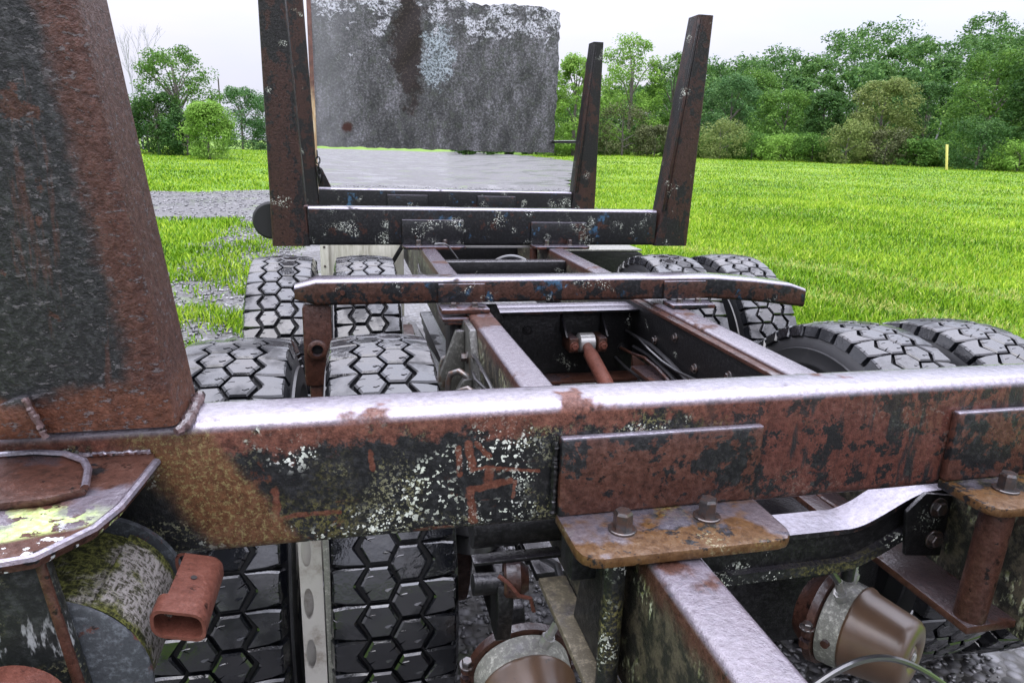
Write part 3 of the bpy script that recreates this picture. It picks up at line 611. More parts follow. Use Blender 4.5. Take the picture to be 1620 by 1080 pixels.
def woodland():
    rg = np.random.default_rng(77); Vs, Fs, n0 = [], [], 0; tb = bmesh.new()
    for r, da, hh in ((97, .03, 4.2), (103, .042, 9.5), (113, .040, 11), (126, .038, 12.5), (142, .036, 13.5), (160, .036, 14)):
        a = .16
        while a < 1.02:
            aa = a + rg.uniform(-.012, .012); r2 = r + rg.uniform(-5, 5); x, y = r2 * math.sin(aa), r2 * math.cos(aa); h = hh * rg.uniform(.82, 1.15) * (1 + .12 * min(1, max(0, (aa - .5) / .3))) * (.62 + .38 * min(1, max(0, (aa - .25) / .3))); z = hill_z(x, y)
            rad = h * rg.uniform(.24, .34); c = crown_clumps(h, rad, h * .04, 44, rg) + np.array([x, y, z]); V, F = leaf_cloud(c, rad * .32 * rg.uniform(.7, 1.3, len(c)), 2100, .27, rg=rg)
            Vs.append(V); Fs.append(F + n0); n0 += len(V); tube(tb, [(x, y, z - .3), (x, y, z + h * .7)], [.2, .06], 4); a += da * rg.uniform(.8, 1.2)
    o = np_mesh('woodland', np.vstack(Vs), np.vstack(Fs), 'leaf_wood'); tag(o, 'dense green wood covering the hillside behind the field', 'woodland', kind='stuff')
    t_ = obj('trunks', tb, 'bark', o, smooth=0); t_['kind'] = 'stuff'
woodland()
def hedge(pts, hh, w_, label):
    rg = np.random.default_rng(91); c = []; P = [Vector((*p, 0)) for p in pts]
    for a, b in zip(P, P[1:]):
        n = int((b - a).length * 7)
        for k in range(n):
            q = a.lerp(b, rg.uniform()); x, y = q.x + rg.uniform(-w_, w_), q.y + rg.uniform(-w_, w_); c.append((x, y, hill_z(x, y) + rg.uniform(.05, 1) * hh * (.7 + .2 * math.sin(x * .9) + .15 * math.sin(x * 2.3 + 1))))
    c = np.array(c); V, F = leaf_cloud(c, rg.uniform(.25, .55, len(c)), len(c) * 95, .095, rg=rg); o = np_mesh('hedge', V, F, 'leaf_hedge'); tag(o, label, 'hedge'); return o
hedge([(22, 78.5), (30, 75), (37, 70), (44, 63.5), (49, 58), (52, 52.5), (54, 47.5), (58, 42)], 2.3, 1.1, 'long low green hedge running along the foot of the trees on the right')
def pole(x, y, h, r, label, arm=True):
    z = hill_z(x, y); root = tag(empty('utility_pole', (x, y, z)), label, 'pole'); b = NB(); tube(b, [(x, y, z - .1), (x, y, z + h)], [r, r * .75], 8); obj('post', b, 'pole', root)
    if arm: b = NB(); tube(b, [(x - .1, y, z + h * .985), (x + .75, y, z + h * .985)], .04, 6); obj('cross_arm', b, 'pole', root)
    return root
pole(19.7, 58.8, 7.9, .09, 'thin dark pole with a short arm in front of the trees')
pole(-11.3, 74.1, 6.6, .08, 'thin dark utility pole behind the bright round bush', False)
zz = hill_z(-11.3, 74.1); b = NB(); tube(b, [(-30, 72, zz + 3.6), (-11.3, 74.0, zz + 3.45), (6, 76, zz + 3.7)], .022, 5); tag(obj('overhead_wire', b, 'pole'), 'thin dark wire strung across the trees on the left', 'wire')
z = hill_z(46.0, 47.3); b = NB(); box(b, 45.93, 46.07, 47.23, 47.37, z - .1, z + 1.95, .02)
for q in b.verts: q.co.x -= (q.co.z - z) * .12; q.co.y += (q.co.z - z) * .09
tag(obj('marker_post', b, 'ypost'), 'short leaning yellow marker post at the edge of the field', 'post')

# ------------------------------------------------------------------ the log truck
TX, TY = .765, 3.2
truck = tag(empty('log_truck', (TX, TY, 0)), 'rusty wet log truck frame with empty bunks, stakes and dual wheels', 'truck')

def rrect(x0, x1, z0, z1, r, n=4):
    P = []
    for cx, cz, a0 in ((x1 - r, z1 - r, 0), (x0 + r, z1 - r, 90), (x0 + r, z0 + r, 180), (x1 - r, z0 + r, 270)):
        for k in range(n + 1): a = R(a0 + 90 * k / n); P.append((cx + r * math.cos(a), cz + r * math.sin(a)))
    return P
# chassis rails
for k, (x0, x1) in enumerate(((.375, .455), (1.065, 1.15))):
    b = NB(); prism(b, rrect(x0, x1, .725, .968, .011), 'y', -.6, 6.3)
    rail = obj('chassis_rail', b, 'rail', truck)
    b = NB()
    if k == 0: box(b, .322, .3745, -.3, 1.075, .718, .732, .003)
    else: box(b, .965, 1.0645, .775, 2.2, .745, .76, .003)
    obj('lower_flange', b, 'brown_steel' if k else 'olive_plate', rail)
    if k:
        b = NB(); box(b, 1.036, 1.0645, 1.25, 2.42, .945, .957, .002); obj('inner_liner', b, 'brown_steel', rail)
        b = NB(); box(b, 1.050, 1.0645, 1.25, 2.9, .76, .944, .002); obj('web_plate', b, 'dark_steel', rail)
        bb = NB(); hexbolt(bb, (0, 0, 0), (-1, 0, 0), .011, .012); bolt0 = obj('bolt', bb, 'bolt', rail, (1.0495, 1.5, .88), 0)
        for (y, z) in ((1.7, .88), (1.9, .84), (2.05, .90), (2.2, .85), (2.1, .80), (1.8, .81)): inst(bolt0, 'bolt', rail, (1.0495, y, z))
        for zz in (.86, .82):
            b = NB(); tube(b, [(1.035, 1.3 + .15 * q, zz - .05 * math.sin(q * .7) - .012 * q) for q in range(8)], .007, 6); obj('brake_line', b, 'hose', rail)

# --- bunk beams ----------------------------------------------------------------------------------
def beam(name, x0, x1, yf, d, z0, z1, r, mat, par=truck):
    b = NB(); prism(b, [(y, z) for y, z in rrect(yf, yf + d, z0, z1, r)], 'x', x0, x1); return obj(name, b, mat, par)
bolt_proto = None
def bracket(par, x0, x1, yf, z0, ztop, mat, flange=.11, bolts=2, bh=.030, th=.016, corner=.03, boltr=.0135):
    """angle iron: upright leg on the bunk face, foot bolted down on the rail"""
    global bolt_proto
    b = NB(); box(b, x0, x1, yf - th, yf - .0005, z0 + th + .0005, ztop, .0045)
    br = obj('bracket', b, mat[0], par)
    y0 = yf - flange; c = corner
    P = [(x0, yf - .001), (x0, y0 + c)] + [(x0 + c - c * math.cos(R(a)), y0 + c - c * math.sin(R(a))) for a in (30, 60)] + [(x0 + c, y0), (x1 - c, y0)] + [(x1 - c + c * math.sin(R(a)), y0 + c - c * math.cos(R(a))) for a in (30, 60)] + [(x1, y0 + c), (x1, yf - .001)]
    b = NB(); prism(b, P, 'z', z0, z0 + th, .0035); ft = obj('foot_plate', b, mat[1], br)
    for k in range(bolts):
        p = (x0 + (x1 - x0) * (.25 + .43 * k), yf - flange * .50 + .012 * k, z0 + th)
        if bolt_proto is None:
            bb = NB(); hexbolt(bb, (0, 0, 0), (0, 0, 1), boltr, bh); bolt_proto = obj('bolt', bb, 'bolt', br, p, 0)
        else: inst(bolt_proto, 'bolt', br, p, (0, 0, k * .4))
    return br
def stake(par, xin0, xout, yf, d, z0, z1, xin1, mat, r=.014, xout1=None):
    """tapered post: inner edge leans outward, outer edge stays upright"""
    xout1 = xout if xout1 is None else xout1
    b = bmesh.new(); n = 14; rings = []
    for k in range(n + 1):
        t = k / n; z = z0 + (z1 - z0) * t; a = xin0 + (xin1 - xin0) * t; o = xout + (xout1 - xout) * t; lo, hi = min(a, o), max(a, o)
        P = rrect(lo, hi, yf, yf + d, r, 3); rings.append([b.verts.new((p[0], p[1], z)) for p in P])
    m = len(rings[0])
    for A, B in zip(rings, rings[1:]):
        for k in range(m): b.faces.new((A[k], A[(k + 1) % m], B[(k + 1) % m], B[k]))
    b.faces.new(rings[0]); b.faces.new(rings[-1])
    return obj('stake', b, mat, par)
Z0, Z1 = .970, 1.155
# nearest bunk
nb = beam('bunk', -.50, 1.93, .86, .086, Z0, Z1, .018, 'near_bunk')
tag(nb, 'rusty and lichen-spotted bunk beam nearest the viewer')
stake(nb, -.205, -.402, .843, .125, 1.158, 2.25, -.328, 'near_stake', .011)
stake(nb, 1.735, 1.932, .843, .125, 1.158, 2.25, 1.86, 'far_stake', .020)
bracket(nb, .278, .590, .86, .972, 1.108, ('bracket', 'bracket_ochre'), .125)
bracket(nb, .934, 1.246, .86, .972, 1.108, ('bracket', 'bracket_ochre'), .11)
b = NB(); weld(b, [(-.206, .845, 1.150), (-.198, .855, 1.154), (-.196, .87, 1.156), (-.198, .95, 1.158)], .0075, 3)
obj('weld_bead', b, 'weld', nb)
b = NB(); weld(b, [(.272, .853, 1.10), (.272, .853, .99)], .005, 6); obj('weld_bead', b, 'dark_steel', nb)
# gusset welded on the stake foot
b = NB(); prism(b, [(-.455, 1.158), (-.455, 1.165), (-.362, 1.207), (-.352, 1.207), (-.340, 1.158)], 'y', .828, .8425, .003); gs = obj('gusset', b, 'orange_rust', nb)
gs.data.materials.clear(); gs.data.materials.append(MAT['near_stake'])
b = NB(); weld(b, [(-.352, .826, 1.207), (-.345, .826, 1.185), (-.338, .827, 1.160)], .0042, 8); obj('weld_bead', b, 'weld', gs)
# pipes that stand between bracket foot and lower flange, side plates
b = NB(); tube(b, [(.340, .775, .733), (.340, .775, .9715)], .0155, 14); obj('spacer_pipe', b, 'rail_dark', nb)
b = NB(); tube(b, [(.993, .80, .7605), (.985, .79, .86), (.982, .785, .9715)], .024, 16); obj('spacer_pipe', b, 'brown_steel', nb)
b = NB(); prism(b, [(.79, .733), (.96, .733), (.93, .85), (.86, .9695), (.79, .9695)], 'x', .352, .3645, .002); obj('side_plate', b, 'rail_dark', nb)
b = NB(); box(b, .312, .3745, .872, .93, .86, .9695, .006); obj('side_plate', b, 'rail_dark', nb)

# short middle bunk without stakes, right end bent down
b = bmesh.new(); xs = [-.168, -.10, .2, .6, 1.0, 1.28, 1.45, 1.60, 1.665]; rings = []
for k, x in enumerate(xs):
    droop = max(0, x - 1.25) ** 1.4 * .14; zt = 1.068 - droop; zb = .985 - droop
    if k == 0: zt -= .022; zb += .012
    if k == len(xs) - 1: zt -= .012
    rings.append([b.verts.new((x + (.03 if (k == 0 and p[1] < 1.0) else 0), p[0], p[1])) for p in rrect(2.25 + .02 * (k == 0), 2.35 - .02 * (k == 0), zb, zt, .013, 3)])
for A, B in zip(rings, rings[1:]):
    for k in range(len(A)): b.faces.new((A[k], A[(k + 1) % len(A)], B[(k + 1) % len(A)], B[k]))
b.faces.new(rings[0]); b.faces.new(rings[-1])
mb = tag(obj('bunk', b, 'mid_bunk', truck), 'short rusty bunk beam without stakes')
for x0, x1 in ((.285, .440), (1.085, 1.245)):
    b = NB(); box(b, x0, x1, 2.2395, 2.2495, .99, 1.053, .002); br = obj('bracket', b, 'mid_bunk', mb)
    b = NB(); box(b, x0 + .002, x1 + .004, 2.165, 2.249, .969, .984, .003); obj('foot_plate', b, 'bracket', br)
    for q in range(2):
        o_ = inst(bolt_proto, 'bolt', br, (x0 + .045 + q * .07, 2.205, .984)); o_.scale = (.75, .75, .5)
b = NB(); lathe(b, ((0, .008), (.004, .008)), (-.02, 2.2485, 1.028), (0, -1, 0), 12); obj('hole_rim', b, 'brown_steel', mb)
# hanging bracket with a ring below its left end
b = NB(); prism(b, rrect(-.148, -.058, .71, .983, .012), 'y', 2.272, 2.325, .003); hg = obj('hanger', b, 'brown_steel', truck)
b = NB(); lathe(b, ((0, .026), (.004, .032), (.018, .032), (.022, .027), (.022, .019), (.004, .017)), (-.105, 2.272, .838), (0, -1, 0), 24, False); obj('hanger_ring', b, 'brown_steel', hg)
b = NB(); lathe(b, ((0, .018), (.002, .018)), (-.105, 2.2715, .838), (0, -1, 0), 20); obj('hole', b, 'dark_steel', hg)
b = NB(); box(b, -.135, -.085, 2.28, 2.315, .55, .709, .006); obj('hanger_stem', b, 'brown_steel', hg)

# two bunks farther forward, each with its stakes
fb = tag(beam('bunk', -.19, 1.728, 3.75, .10, Z0, 1.168, .016, 'far_bunk'), 'dark bunk beam with tall stakes, ahead of the wheels')
stake(fb, -.188, -.372, 3.738, .13, .968, 2.35, -.262, 'far_stake', .014)
sr1 = stake(fb, 1.726, 1.930, 3.738, .13, .968, 2.205, 1.868, 'far_stake', .014, 1.958)
bracket(fb, .282, .612, 3.75, .962, 1.108, ('far_bunk', 'bracket'), .11)
bracket(fb, .985, 1.305, 3.75, .962, 1.100, ('far_bunk', 'bracket'), .11)
b = NB(); weld(b, [(-.24, 3.745, 1.168), (-.19, 3.745, 1.170)], .007, 3); obj('weld_bead', b, 'weld', fb)
b = NB(); lathe(b, ((0, .085), (.012, .095), (.05, .095), (.062, .085)), (-.375, 3.80, 1.09), (0, 1, 0), 36); mk = obj('rubber_bumper', b, 'groove', fb)
f2 = tag(beam('bunk', -.19, 1.735, 5.37, .10, Z0, 1.165, .016, 'far_bunk'), 'farthest dark bunk beam, below the mottled headboard')
stake(f2, -.188, -.372, 5.358, .13, .968, 2.9, -.262, 'far_stake', .014, -.40)
b = bmesh.new()
sr2 = stake(f2, 1.733, 1.935, 5.358, .13, .968, 2.27, 1.845, 'far_stake', .014, 1.925)
b.free()
for sk, yf, xb, xt, zt in ((sr1, 3.738, 1.752, 1.868, 2.19), (sr2, 5.358, 1.758, 1.847, 2.25)):   # raised lips along the leaning inner edge
    for o_, w_, dp in ((-.004, .014, .010), (.022, .008, .006)):
        b = NB(); prism(b, [(xb + o_, 1.172), (xb + o_ + w_, 1.172), (xt + o_ * .6 + w_ * .8, zt), (xt + o_ * .6, zt)], 'y', yf - dp, yf - .0006, .002); obj('lip', b, 'far_stake', sk)
for x0 in (.30, .98):
    b = NB(); box(b, x0, x0 + .30, 5.355, 5.3695, .985, 1.125, .004); obj('bracket', b, 'far_bunk', f2)
b = NB(); prism(b, [(-.19, 1.17), (-.10, 1.17), (-.16, 1.30), (-.205, 1.33)], 'y', 5.36, 5.372, .003); obj('gusset', b, 'far_stake', f2)
# chain hook hanging on the left stake
b = NB()
for k in range(5):
    c = Vector((-.19 + .004 * k, 5.34, 1.40 - .042 * k)); ax = Vector((1, 0, 0)) if k % 2 else Vector((0, 1, 0)); q = [c + ax * .014 * math.cos(t) + Vector((0, 0, .026 * math.sin(t))) for t in np.linspace(0, 2 * math.pi, 13)]
    tube(b, q, .0055, 6, False)
obj('chain', b, 'dark_steel', f2)

# headboard
hb = tag(empty('headboard', (.8, 6.4, .97), truck), 'tall mottled grey headboard sheet with peeling pale film')
b = bmesh.new(); nx, nz_ = 60, 36; grid = {}
for i in range(nx + 1):
    for j in range(nz_ + 1):
        x = -.225 + 2.11 * i / nx; z = 1.45 + 1.215 * j / nz_
        e = (.005 * math.sin(z * 31) + random.uniform(-.012, .006)) if i == nx else 0
        if j == 0: z += random.uniform(-.006, .006)
        if j == nz_: z += .012 * math.sin(x * 9) + random.uniform(-.012, .012) - (.035 * max(0, (x - 1.78) / .10) ** 2)
        grid[i, j] = b.verts.new((x + e - .0 * z, 6.4 + .006 * math.sin(x * 7 + z * 5) + .004 * math.sin(x * 23 - z * 17), z))
for i in range(nx):
    for j in range(nz_): b.faces.new((grid[i, j], grid[i + 1, j], grid[i + 1, j + 1], grid[i, j + 1]))
bmesh.ops.solidify(b, geom=list(b.faces), thickness=.012)
obj('sheet', b, 'sheet', hb)
b = NB(); box(b, -.262, -.226, 6.385, 6.425, .97, 2.9, .004); obj('post', b, 'edge_post', hb)
for z in (1.55,):
    b = NB(); tube(b, [(1.86, 6.42, z), (1.875, 5.47, z)], .012, 8); obj('tie_bar', b, 'dark_steel', hb)
b = NB(); box(b, -.262, .45, 6.43, 6.46, .93, .969, .004); obj('sill', b, 'dark_steel', hb)

# --- wheels ---------------------------------------------------------------------------------------
RT = .513
def tyre_mesh():
    b = bmesh.new(); n = 44; p = 2 * math.pi * RT / n
    def pt(u, v, dr):                                   # lateral u, along tread v, radial offset from the crown
        a = v / RT; r = RT + dr - .010 * (abs(u) / .12) ** 2.5; return (u, r * math.sin(a), r * math.cos(a))
    def block(poly, depth=.017, ch=.0036):
        cu = sum(q[0] for q in poly) / len(poly); cv = sum(q[1] for q in poly) / len(poly)
        def ins(q, k):
            du, dv = cu - q[0], cv - q[1]; L = math.hypot(du, dv); return (q[0] + du / L * k, q[1] + dv / L * k)
        top = [b.verts.new(pt(*ins(q, ch * 1.3), 0)) for q in poly]; mid = [b.verts.new(pt(*q, -ch)) for q in poly]; bot = [b.verts.new(pt(*ins(q, -.001), -depth)) for q in poly]
        m = len(poly); c = b.verts.new(pt(cu, cv, 0))
        for i in range(m):
            j = (i + 1) % m
            b.faces.new((top[i], top[j], c)); b.faces.new((mid[i], mid[j], top[j], top[i])); b.faces.new((bot[i], bot[j], mid[j], mid[i]))
    g = .0047; a, bb = .040, .018                       # hexes: half width, half of the flat side
    off = .0295
    for k in range(n):
        jit = random.uniform(-.0012, .0012)
        for cu, ph in ((-off, 0), (off, .5)):
            v0 = (k + ph) * p
            H = [(-a + g * .9, 0), (-bb, p / 2 - g * .8), (bb, p / 2 - g * .8), (a - g * .9, 0), (bb, -p / 2 + g * .8), (-bb, -p / 2 + g * .8)]
            H2 = []
            for i in range(6):
                (u1, v1), (u2, v2) = H[i], H[(i + 1) % 6]; H2.append(H[i])
                if i in ((0, 3) if k % 2 else (2, 5)):
                    f_ = .45 + .1 * random.random(); mu, mv = u1 + (u2 - u1) * f_, v1 + (v2 - v1) * f_; L = math.hypot(u2 - u1, v2 - v1); tu, tv = (u2 - u1) / L * .0016, (v2 - v1) / L * .0016; ml_ = math.hypot(mu, mv)
                    H2 += [(mu - tu, mv - tv), (mu * (1 - .013 / ml_), mv * (1 - .013 / ml_)), (mu + tu, mv + tv)]
            block([(cu + u + jit, v0 + v) for u, v in H2])
            for (tu, tv, sg_) in ((-.016, .012, 1), (.014, -.013, -1)):                     # short sipe lips
                tu += cu + random.uniform(-.003, .003); tv += v0 + random.uniform(-.003, .003)
                T = [b.verts.new(pt(tu + du, tv + dv, dr)) for du, dv, dr in ((-.007, -.0012, 0), (-.002, .0008 * sg_, 0), (.007, .0015, 0), (-.007, .0002, .0011), (-.002, .0022 * sg_, .0013), (.007, .0030, .0011), (-.007, .0016, 0), (-.002, .0036, 0), (.007, .0044, 0))]
                for q in (0, 1, 3, 4): b.faces.new((T[q], T[q + 1], T[q + 4], T[q + 3]))
        for sg, ph in ((-1, 0), (1, .5)):
            v0 = (k + ph) * p; i0 = off + bb + g * 1.6; i1 = off + a + g * 1.2
            P = [(.119, p / 2 - .0035), (i0, p / 2 + .0), (i1, .004), (i1, -.004), (i0, -p / 2 + .0), (.119, -p / 2 + .0035)]
            Q = [(i0 + .0, p / 2 - .0012), (i1, .003), (i1, -.003), (i0, -p / 2 + .0012), (.095, -p / 2 + .0012), (.119, -p / 2 + .006), (.119, -.012), (.103, -.0105), (.119, -.009), (.119, .009), (.103, .0105), (.119, .012), (.119, p / 2 - .006), (.095, p / 2 - .0012)]
            block([(sg * u, v0 + sg * v) for u, v in Q])
            # lug running down onto the shoulder
            for e in (-1,):
                va, vb = v0 - p / 2 + .007, v0 + p / 2 - .007
                def sp(u, v, r): an = v / RT; return b.verts.new((sg * u, r * math.sin(an), r * math.cos(an)))
                r0 = RT - .0125
                A = [sp(.1185, va, r0), sp(.1185, vb, r0), sp(.1285, vb - .003, r0 - .028), sp(.1285, va + .003, r0 - .028)]
                B = [sp(.108, va - .004, r0), sp(.108, vb + .004, r0), sp(.118, vb + .004, r0 - .034), sp(.118, va - .004, r0 - .034)]
                b.faces.new(A)
                for i in range(4): b.faces.new((A[i], A[(i + 1) % 4], B[(i + 1) % 4], B[i]))
    for f in b.faces: f.material_index = 0
    # carcass: groove floor, shoulders, sidewalls, beads
    r0 = RT - .0165
    half = [(0, r0 + .001), (.06, r0 - .001), (.105, r0 - .008), (.120, r0 - .030), (.128, r0 - .06), (.134, r0 - .062), (.1345, r0 - .068), (.137, r0 - .10), (.139, r0 - .104), (.139, r0 - .110), (.137, r0 - .115), (.133, r0 - .150), (.128, r0 - .165), (.126, r0 - .168), (.118, r0 - .19), (.105, r0 - .208), (.092, r0 - .214), (.085, r0 - .222)]
    prof = [(-u, r) for u, r in half[::-1]] + half[1:]
    nf = len(b.faces); lathe(b, prof, (0, 0, 0), (1, 0, 0), 88, False); b.faces.ensure_lookup_table()
    for f in b.faces[nf:]: f.material_index = 2 if abs(f.calc_center_median().x) < .11 else 1
    return b
b = tyre_mesh(); me = bpy.data.meshes.new('tyre'); bmesh.ops.recalc_face_normals(b, faces=b.faces); b.to_mesh(me); b.free()
me.materials.append(MAT['tyre']); me.materials.append(MAT['sidewall']); me.materials.append(MAT['groove']); me.polygons.foreach_set('use_smooth', [True] * len(me.polygons)); me.set_sharp_from_angle(angle=R(28)); TYRE = me
def rim_mesh(outer):
    b = bmesh.new(); rb = RT - .0165 - .222
    lathe(b, ((-.098, rb + .012), (-.092, rb + .018), (-.086, rb + .002), (-.06, rb - .004), (-.03, rb - .03), (.03, rb - .03), (.06, rb - .004), (.086, rb + .002), (.092, rb + .018), (.098, rb + .012), (.094, rb - .006)), (0, 0, 0), (1, 0, 0), 64, False)
    # conical disc with ten oval hand holes
    ns, ne = 10, 20; ri, ro = .11, rb - .03; xi, xo = outer * .11, outer * .035
    def P(an, r): t = (r - ri) / (ro - ri); return (xi + (xo - xi) * t, r * math.sin(an), r * math.cos(an))
    for k in range(ns):
        a0 = 2 * math.pi * k / ns; da = math.pi / ns; rm = (ri + ro) / 2 + .012
        inn, out, deep = [], [], []
        for e in range(ne):
            t = 2 * math.pi * e / ne; c, s_ = math.cos(t), math.sin(t); q = max(abs(c), abs(s_))
            inn.append(b.verts.new(P(a0 + da * .5 * c, rm + .034 * s_))); out.append(b.verts.new(P(a0 + da * c / q, (ri + ro) / 2 + (ro - ri) / 2 * s_ / q)))
            x_, y_, z_ = P(a0 + da * .48 * c, rm + .033 * s_); deep.append(b.verts.new((x_ - outer * .012, y_, z_)))
        for e in range(ne):
            f = (e + 1) % ne; b.faces.new((inn[e], inn[f], out[f], out[e])); b.faces.new((deep[e], deep[f], inn[f], inn[e]))
    lathe(b, ((0, .11), (outer * .02, .11), (outer * .05, .095), (outer * .09, .08)), (xi, 0, 0), (1, 0, 0), 32, False)
    bmesh.ops.recalc_face_normals(b, faces=b.faces); me = bpy.data.meshes.new('rim'); b.to_mesh(me); b.free(); me.materials.append(MAT['rim'])
    me.polygons.foreach_set('use_smooth', [True] * len(me.polygons)); me.set_sharp_from_angle(angle=R(35)); return me
RIM = {s_: rim_mesh(s_) for s_ in (-1, 1)}
AX = (1.685, 3.03)
for yi, y in enumerate(AX):
    for xi, (x, sd, nm) in enumerate(((-.262, 1, 'outer left'), (.070, -1, 'inner left'), (1.462, 1, 'inner right'), (1.792, -1, 'outer right'))):
        wh = empty('wheel', (x, y, RT - .004), truck); wh.rotation_euler.x = random.uniform(0, 6)
        tag(wh, f'{nm} dual wheel on the {"rear" if yi == 0 else "forward"} axle')
        t_ = bpy.data.objects.new('tyre', TYRE); C.objects.link(t_); t_.parent = wh
        r_ = bpy.data.objects.new('rim', RIM[sd]); C.objects.link(r_); r_.parent = wh
# axles, hubs, drums
for y in AX:
    b = NB(); box(b, .24, 1.29, y - .065, y + .065, .445, .575, .02); ax = obj('axle', b, 'dark_steel', truck)
    b = NB(); lathe(b, ((0, .10), (.02, .14), (.16, .15), (.18, .10), (.36, .13), (.38, .1)), (.765 - .19, y, .51), (1, 0, 0), 28); obj('differential', b, 'dark_steel', ax)
    for x in (.16, 1.30):
        b = NB(); lathe(b, ((0, .17), (.01, .205), (.17, .205), (.18, .17)), (x - .06, y, .509), (1, 0, 0), 36); obj('brake_drum', b, 'brown_steel', ax)
# spring brake chambers behind the rear axle
def chamber(p0, p1, rad=.096, fit=True):
    p0, p1 = Vector(p0), Vector(p1); d = (p1 - p0).normalized(); L = (p1 - p0).length
    r = rad; b = NB(); prof = [(0, .014), (.000, .020), (.006, .026), (.001, .032), (-.002, .04), (-.001, r * .64), (.002, r * .72), (.009, r * .785), (.020, r * .82), (.10, r * .965), (.108, r * 1.02), (.114, r * 1.03), (.119, r)]
    lathe(b, prof, p0, d, 48, True); ch = obj('brake_chamber', b, 'chamber_can', truck, smooth=30)
    b = NB(); lathe(b, ((.119, r * .98), (.123, r * 1.0), (.165, r * 1.03), (.168, r * .98)), p0, d, 48, True); obj('housing', b, 'pale_metal', ch)
    b = NB(); lathe(b, ((.168, r * 1.0), (.170, r * 1.12), (.186, r * 1.14), (.190, r * 1.0), (.23, r * .7)), p0, d, 48, True); obj('clamp_ring', b, 'brown_steel', ch)
    u = Vector((0, 0, 1)); u = (u - d * u.dot(d)).normalized(); sd = d.cross(u)
    for k, (al, s_) in enumerate(((.142, -.5), (.150, .18)) if fit else ((.142, .35),)):
        base = p0 + d * al + (u * math.cos(s_) + sd * math.sin(s_)) * r * .97; dr = (u * math.cos(s_) + sd * math.sin(s_))
        b = NB(); tube(b, [base, base + dr * .012, base + dr * .0121, base + dr * .026, base + dr * .0261, base + dr * .034, base + dr * .0341, base + dr * .07], [.012, .012, .014, .014, .010, .010, .008, .008], 8); ft = obj('fitting', b, 'fitting', ch, smooth=30)
        b = NB(); q0 = base + dr * .065; tube(b, [q0, q0 + dr * .05 + d * .02, q0 + dr * .06 + d * .09, q0 + dr * .0 + d * .2], .0085, 8); obj('air_hose', b, 'yellow' if (k == 1 and fit) else 'hose', ch)
    for sg_ in (-1, 1):                                        # clamp ears with their bolts
        pe = p0 + d * .178 + sd * sg_ * r * 1.16; 
        for a_, e_ in ((-.022, -.006), (.006, .022)): q = NB(); tube(q, [pe + u * a_, pe + u * e_], .012, 8); obj('clamp_ear', q, 'brown_steel', ch)
        q = NB(); hexbolt(q, (0, 0, 0), tuple(u), .011, .014); obj('bolt', q, 'bolt', ch, tuple(pe + u * .022), 0)
    bb = NB(); hexbolt(bb, (0, 0, 0), tuple(-d), .010, .008); obj('bolt', bb, 'fitting', ch, tuple(p0 + d * .004), 0)
    bb = NB(); tube(bb, [p0 + d * .14 + sd * -r * .9, p0 + d * .14 - sd * r * 1.1], .009, 8); obj('port_plug', bb, 'brown_steel', ch)
    return ch
chamber((1.122, 1.0, .492), (1.046, 1.14, .490))
chamber((.318, .985, .440), (.318, 1.17, .470), fit=False)
for x0 in (.37, 1.065):
    sp_ = empty('leaf_spring', (x0 + .04, 2.3, .48), truck)
    for k in range(7): b = NB(); box(b, x0, x0 + .085, .95 + .09 * k + .3, 3.7 - .09 * k, .600 - .019 * k, .6185 - .019 * k, .002); obj('leaf', b, 'dark_steel', sp_)
b = NB(); tube(b, [(.50, 1.42, .40), (1.03, 1.42, .40)], .11, 26); obj('air_reservoir', b, 'dark_steel', truck)
b = NB(); box(b, .80, 1.30, 1.30, 1.52, .30, .62, .02); obj('brake_spider', b, 'dark_steel', truck)
# cam shaft tube with clamp and slack adjuster on the left
b = NB(); tube(b, [(.205, 1.10, .715), (.275, 1.10, .711)], .020, 18); cs = obj('camshaft_tube', b, 'dark_steel', truck)
b = NB(); lathe(b, ((0, .032), (.004, .036), (.030, .036), (.034, .031), (.046, .022)), (.262, 1.10, .720), (1, -.15, 0), 28); obj('clamp_ring', b, 'brown_steel', cs)
b = NB(); prism(b, [(1.08, .60), (1.13, .60), (1.14, .70), (1.115, .720), (1.075, .720), (1.065, .68)], 'x', .246, .276, .004); obj('slack_adjuster', b, 'dark_steel', cs)
b = NB(); tube(b, [(.246, 1.07, .748), (.262, 1.06, .738), (.280, 1.052, .715), (.302, 1.05, .708), (.309, 1.05, .68)], .004, 8); obj('clip', b, 'orange_rust', cs)
# cross tube between wheel and rail, just behind the rear axle
b = NB(); tube(b, [(.205, 1.13, .815), (.374, 1.13, .815)], .038, 20); ct = obj('cross_tube', b, 'dark_steel', truck)
b = NB(); box(b, .205, .374, 1.095, 1.125, .755, .762, .002); obj('flange', b, 'dark_steel', ct)
b = NB(); tube(b, [(.456, 1.33, .83), (1.064, 1.33, .83)], .055, 22); obj('cross_tube', b, 'rail_dark', truck)

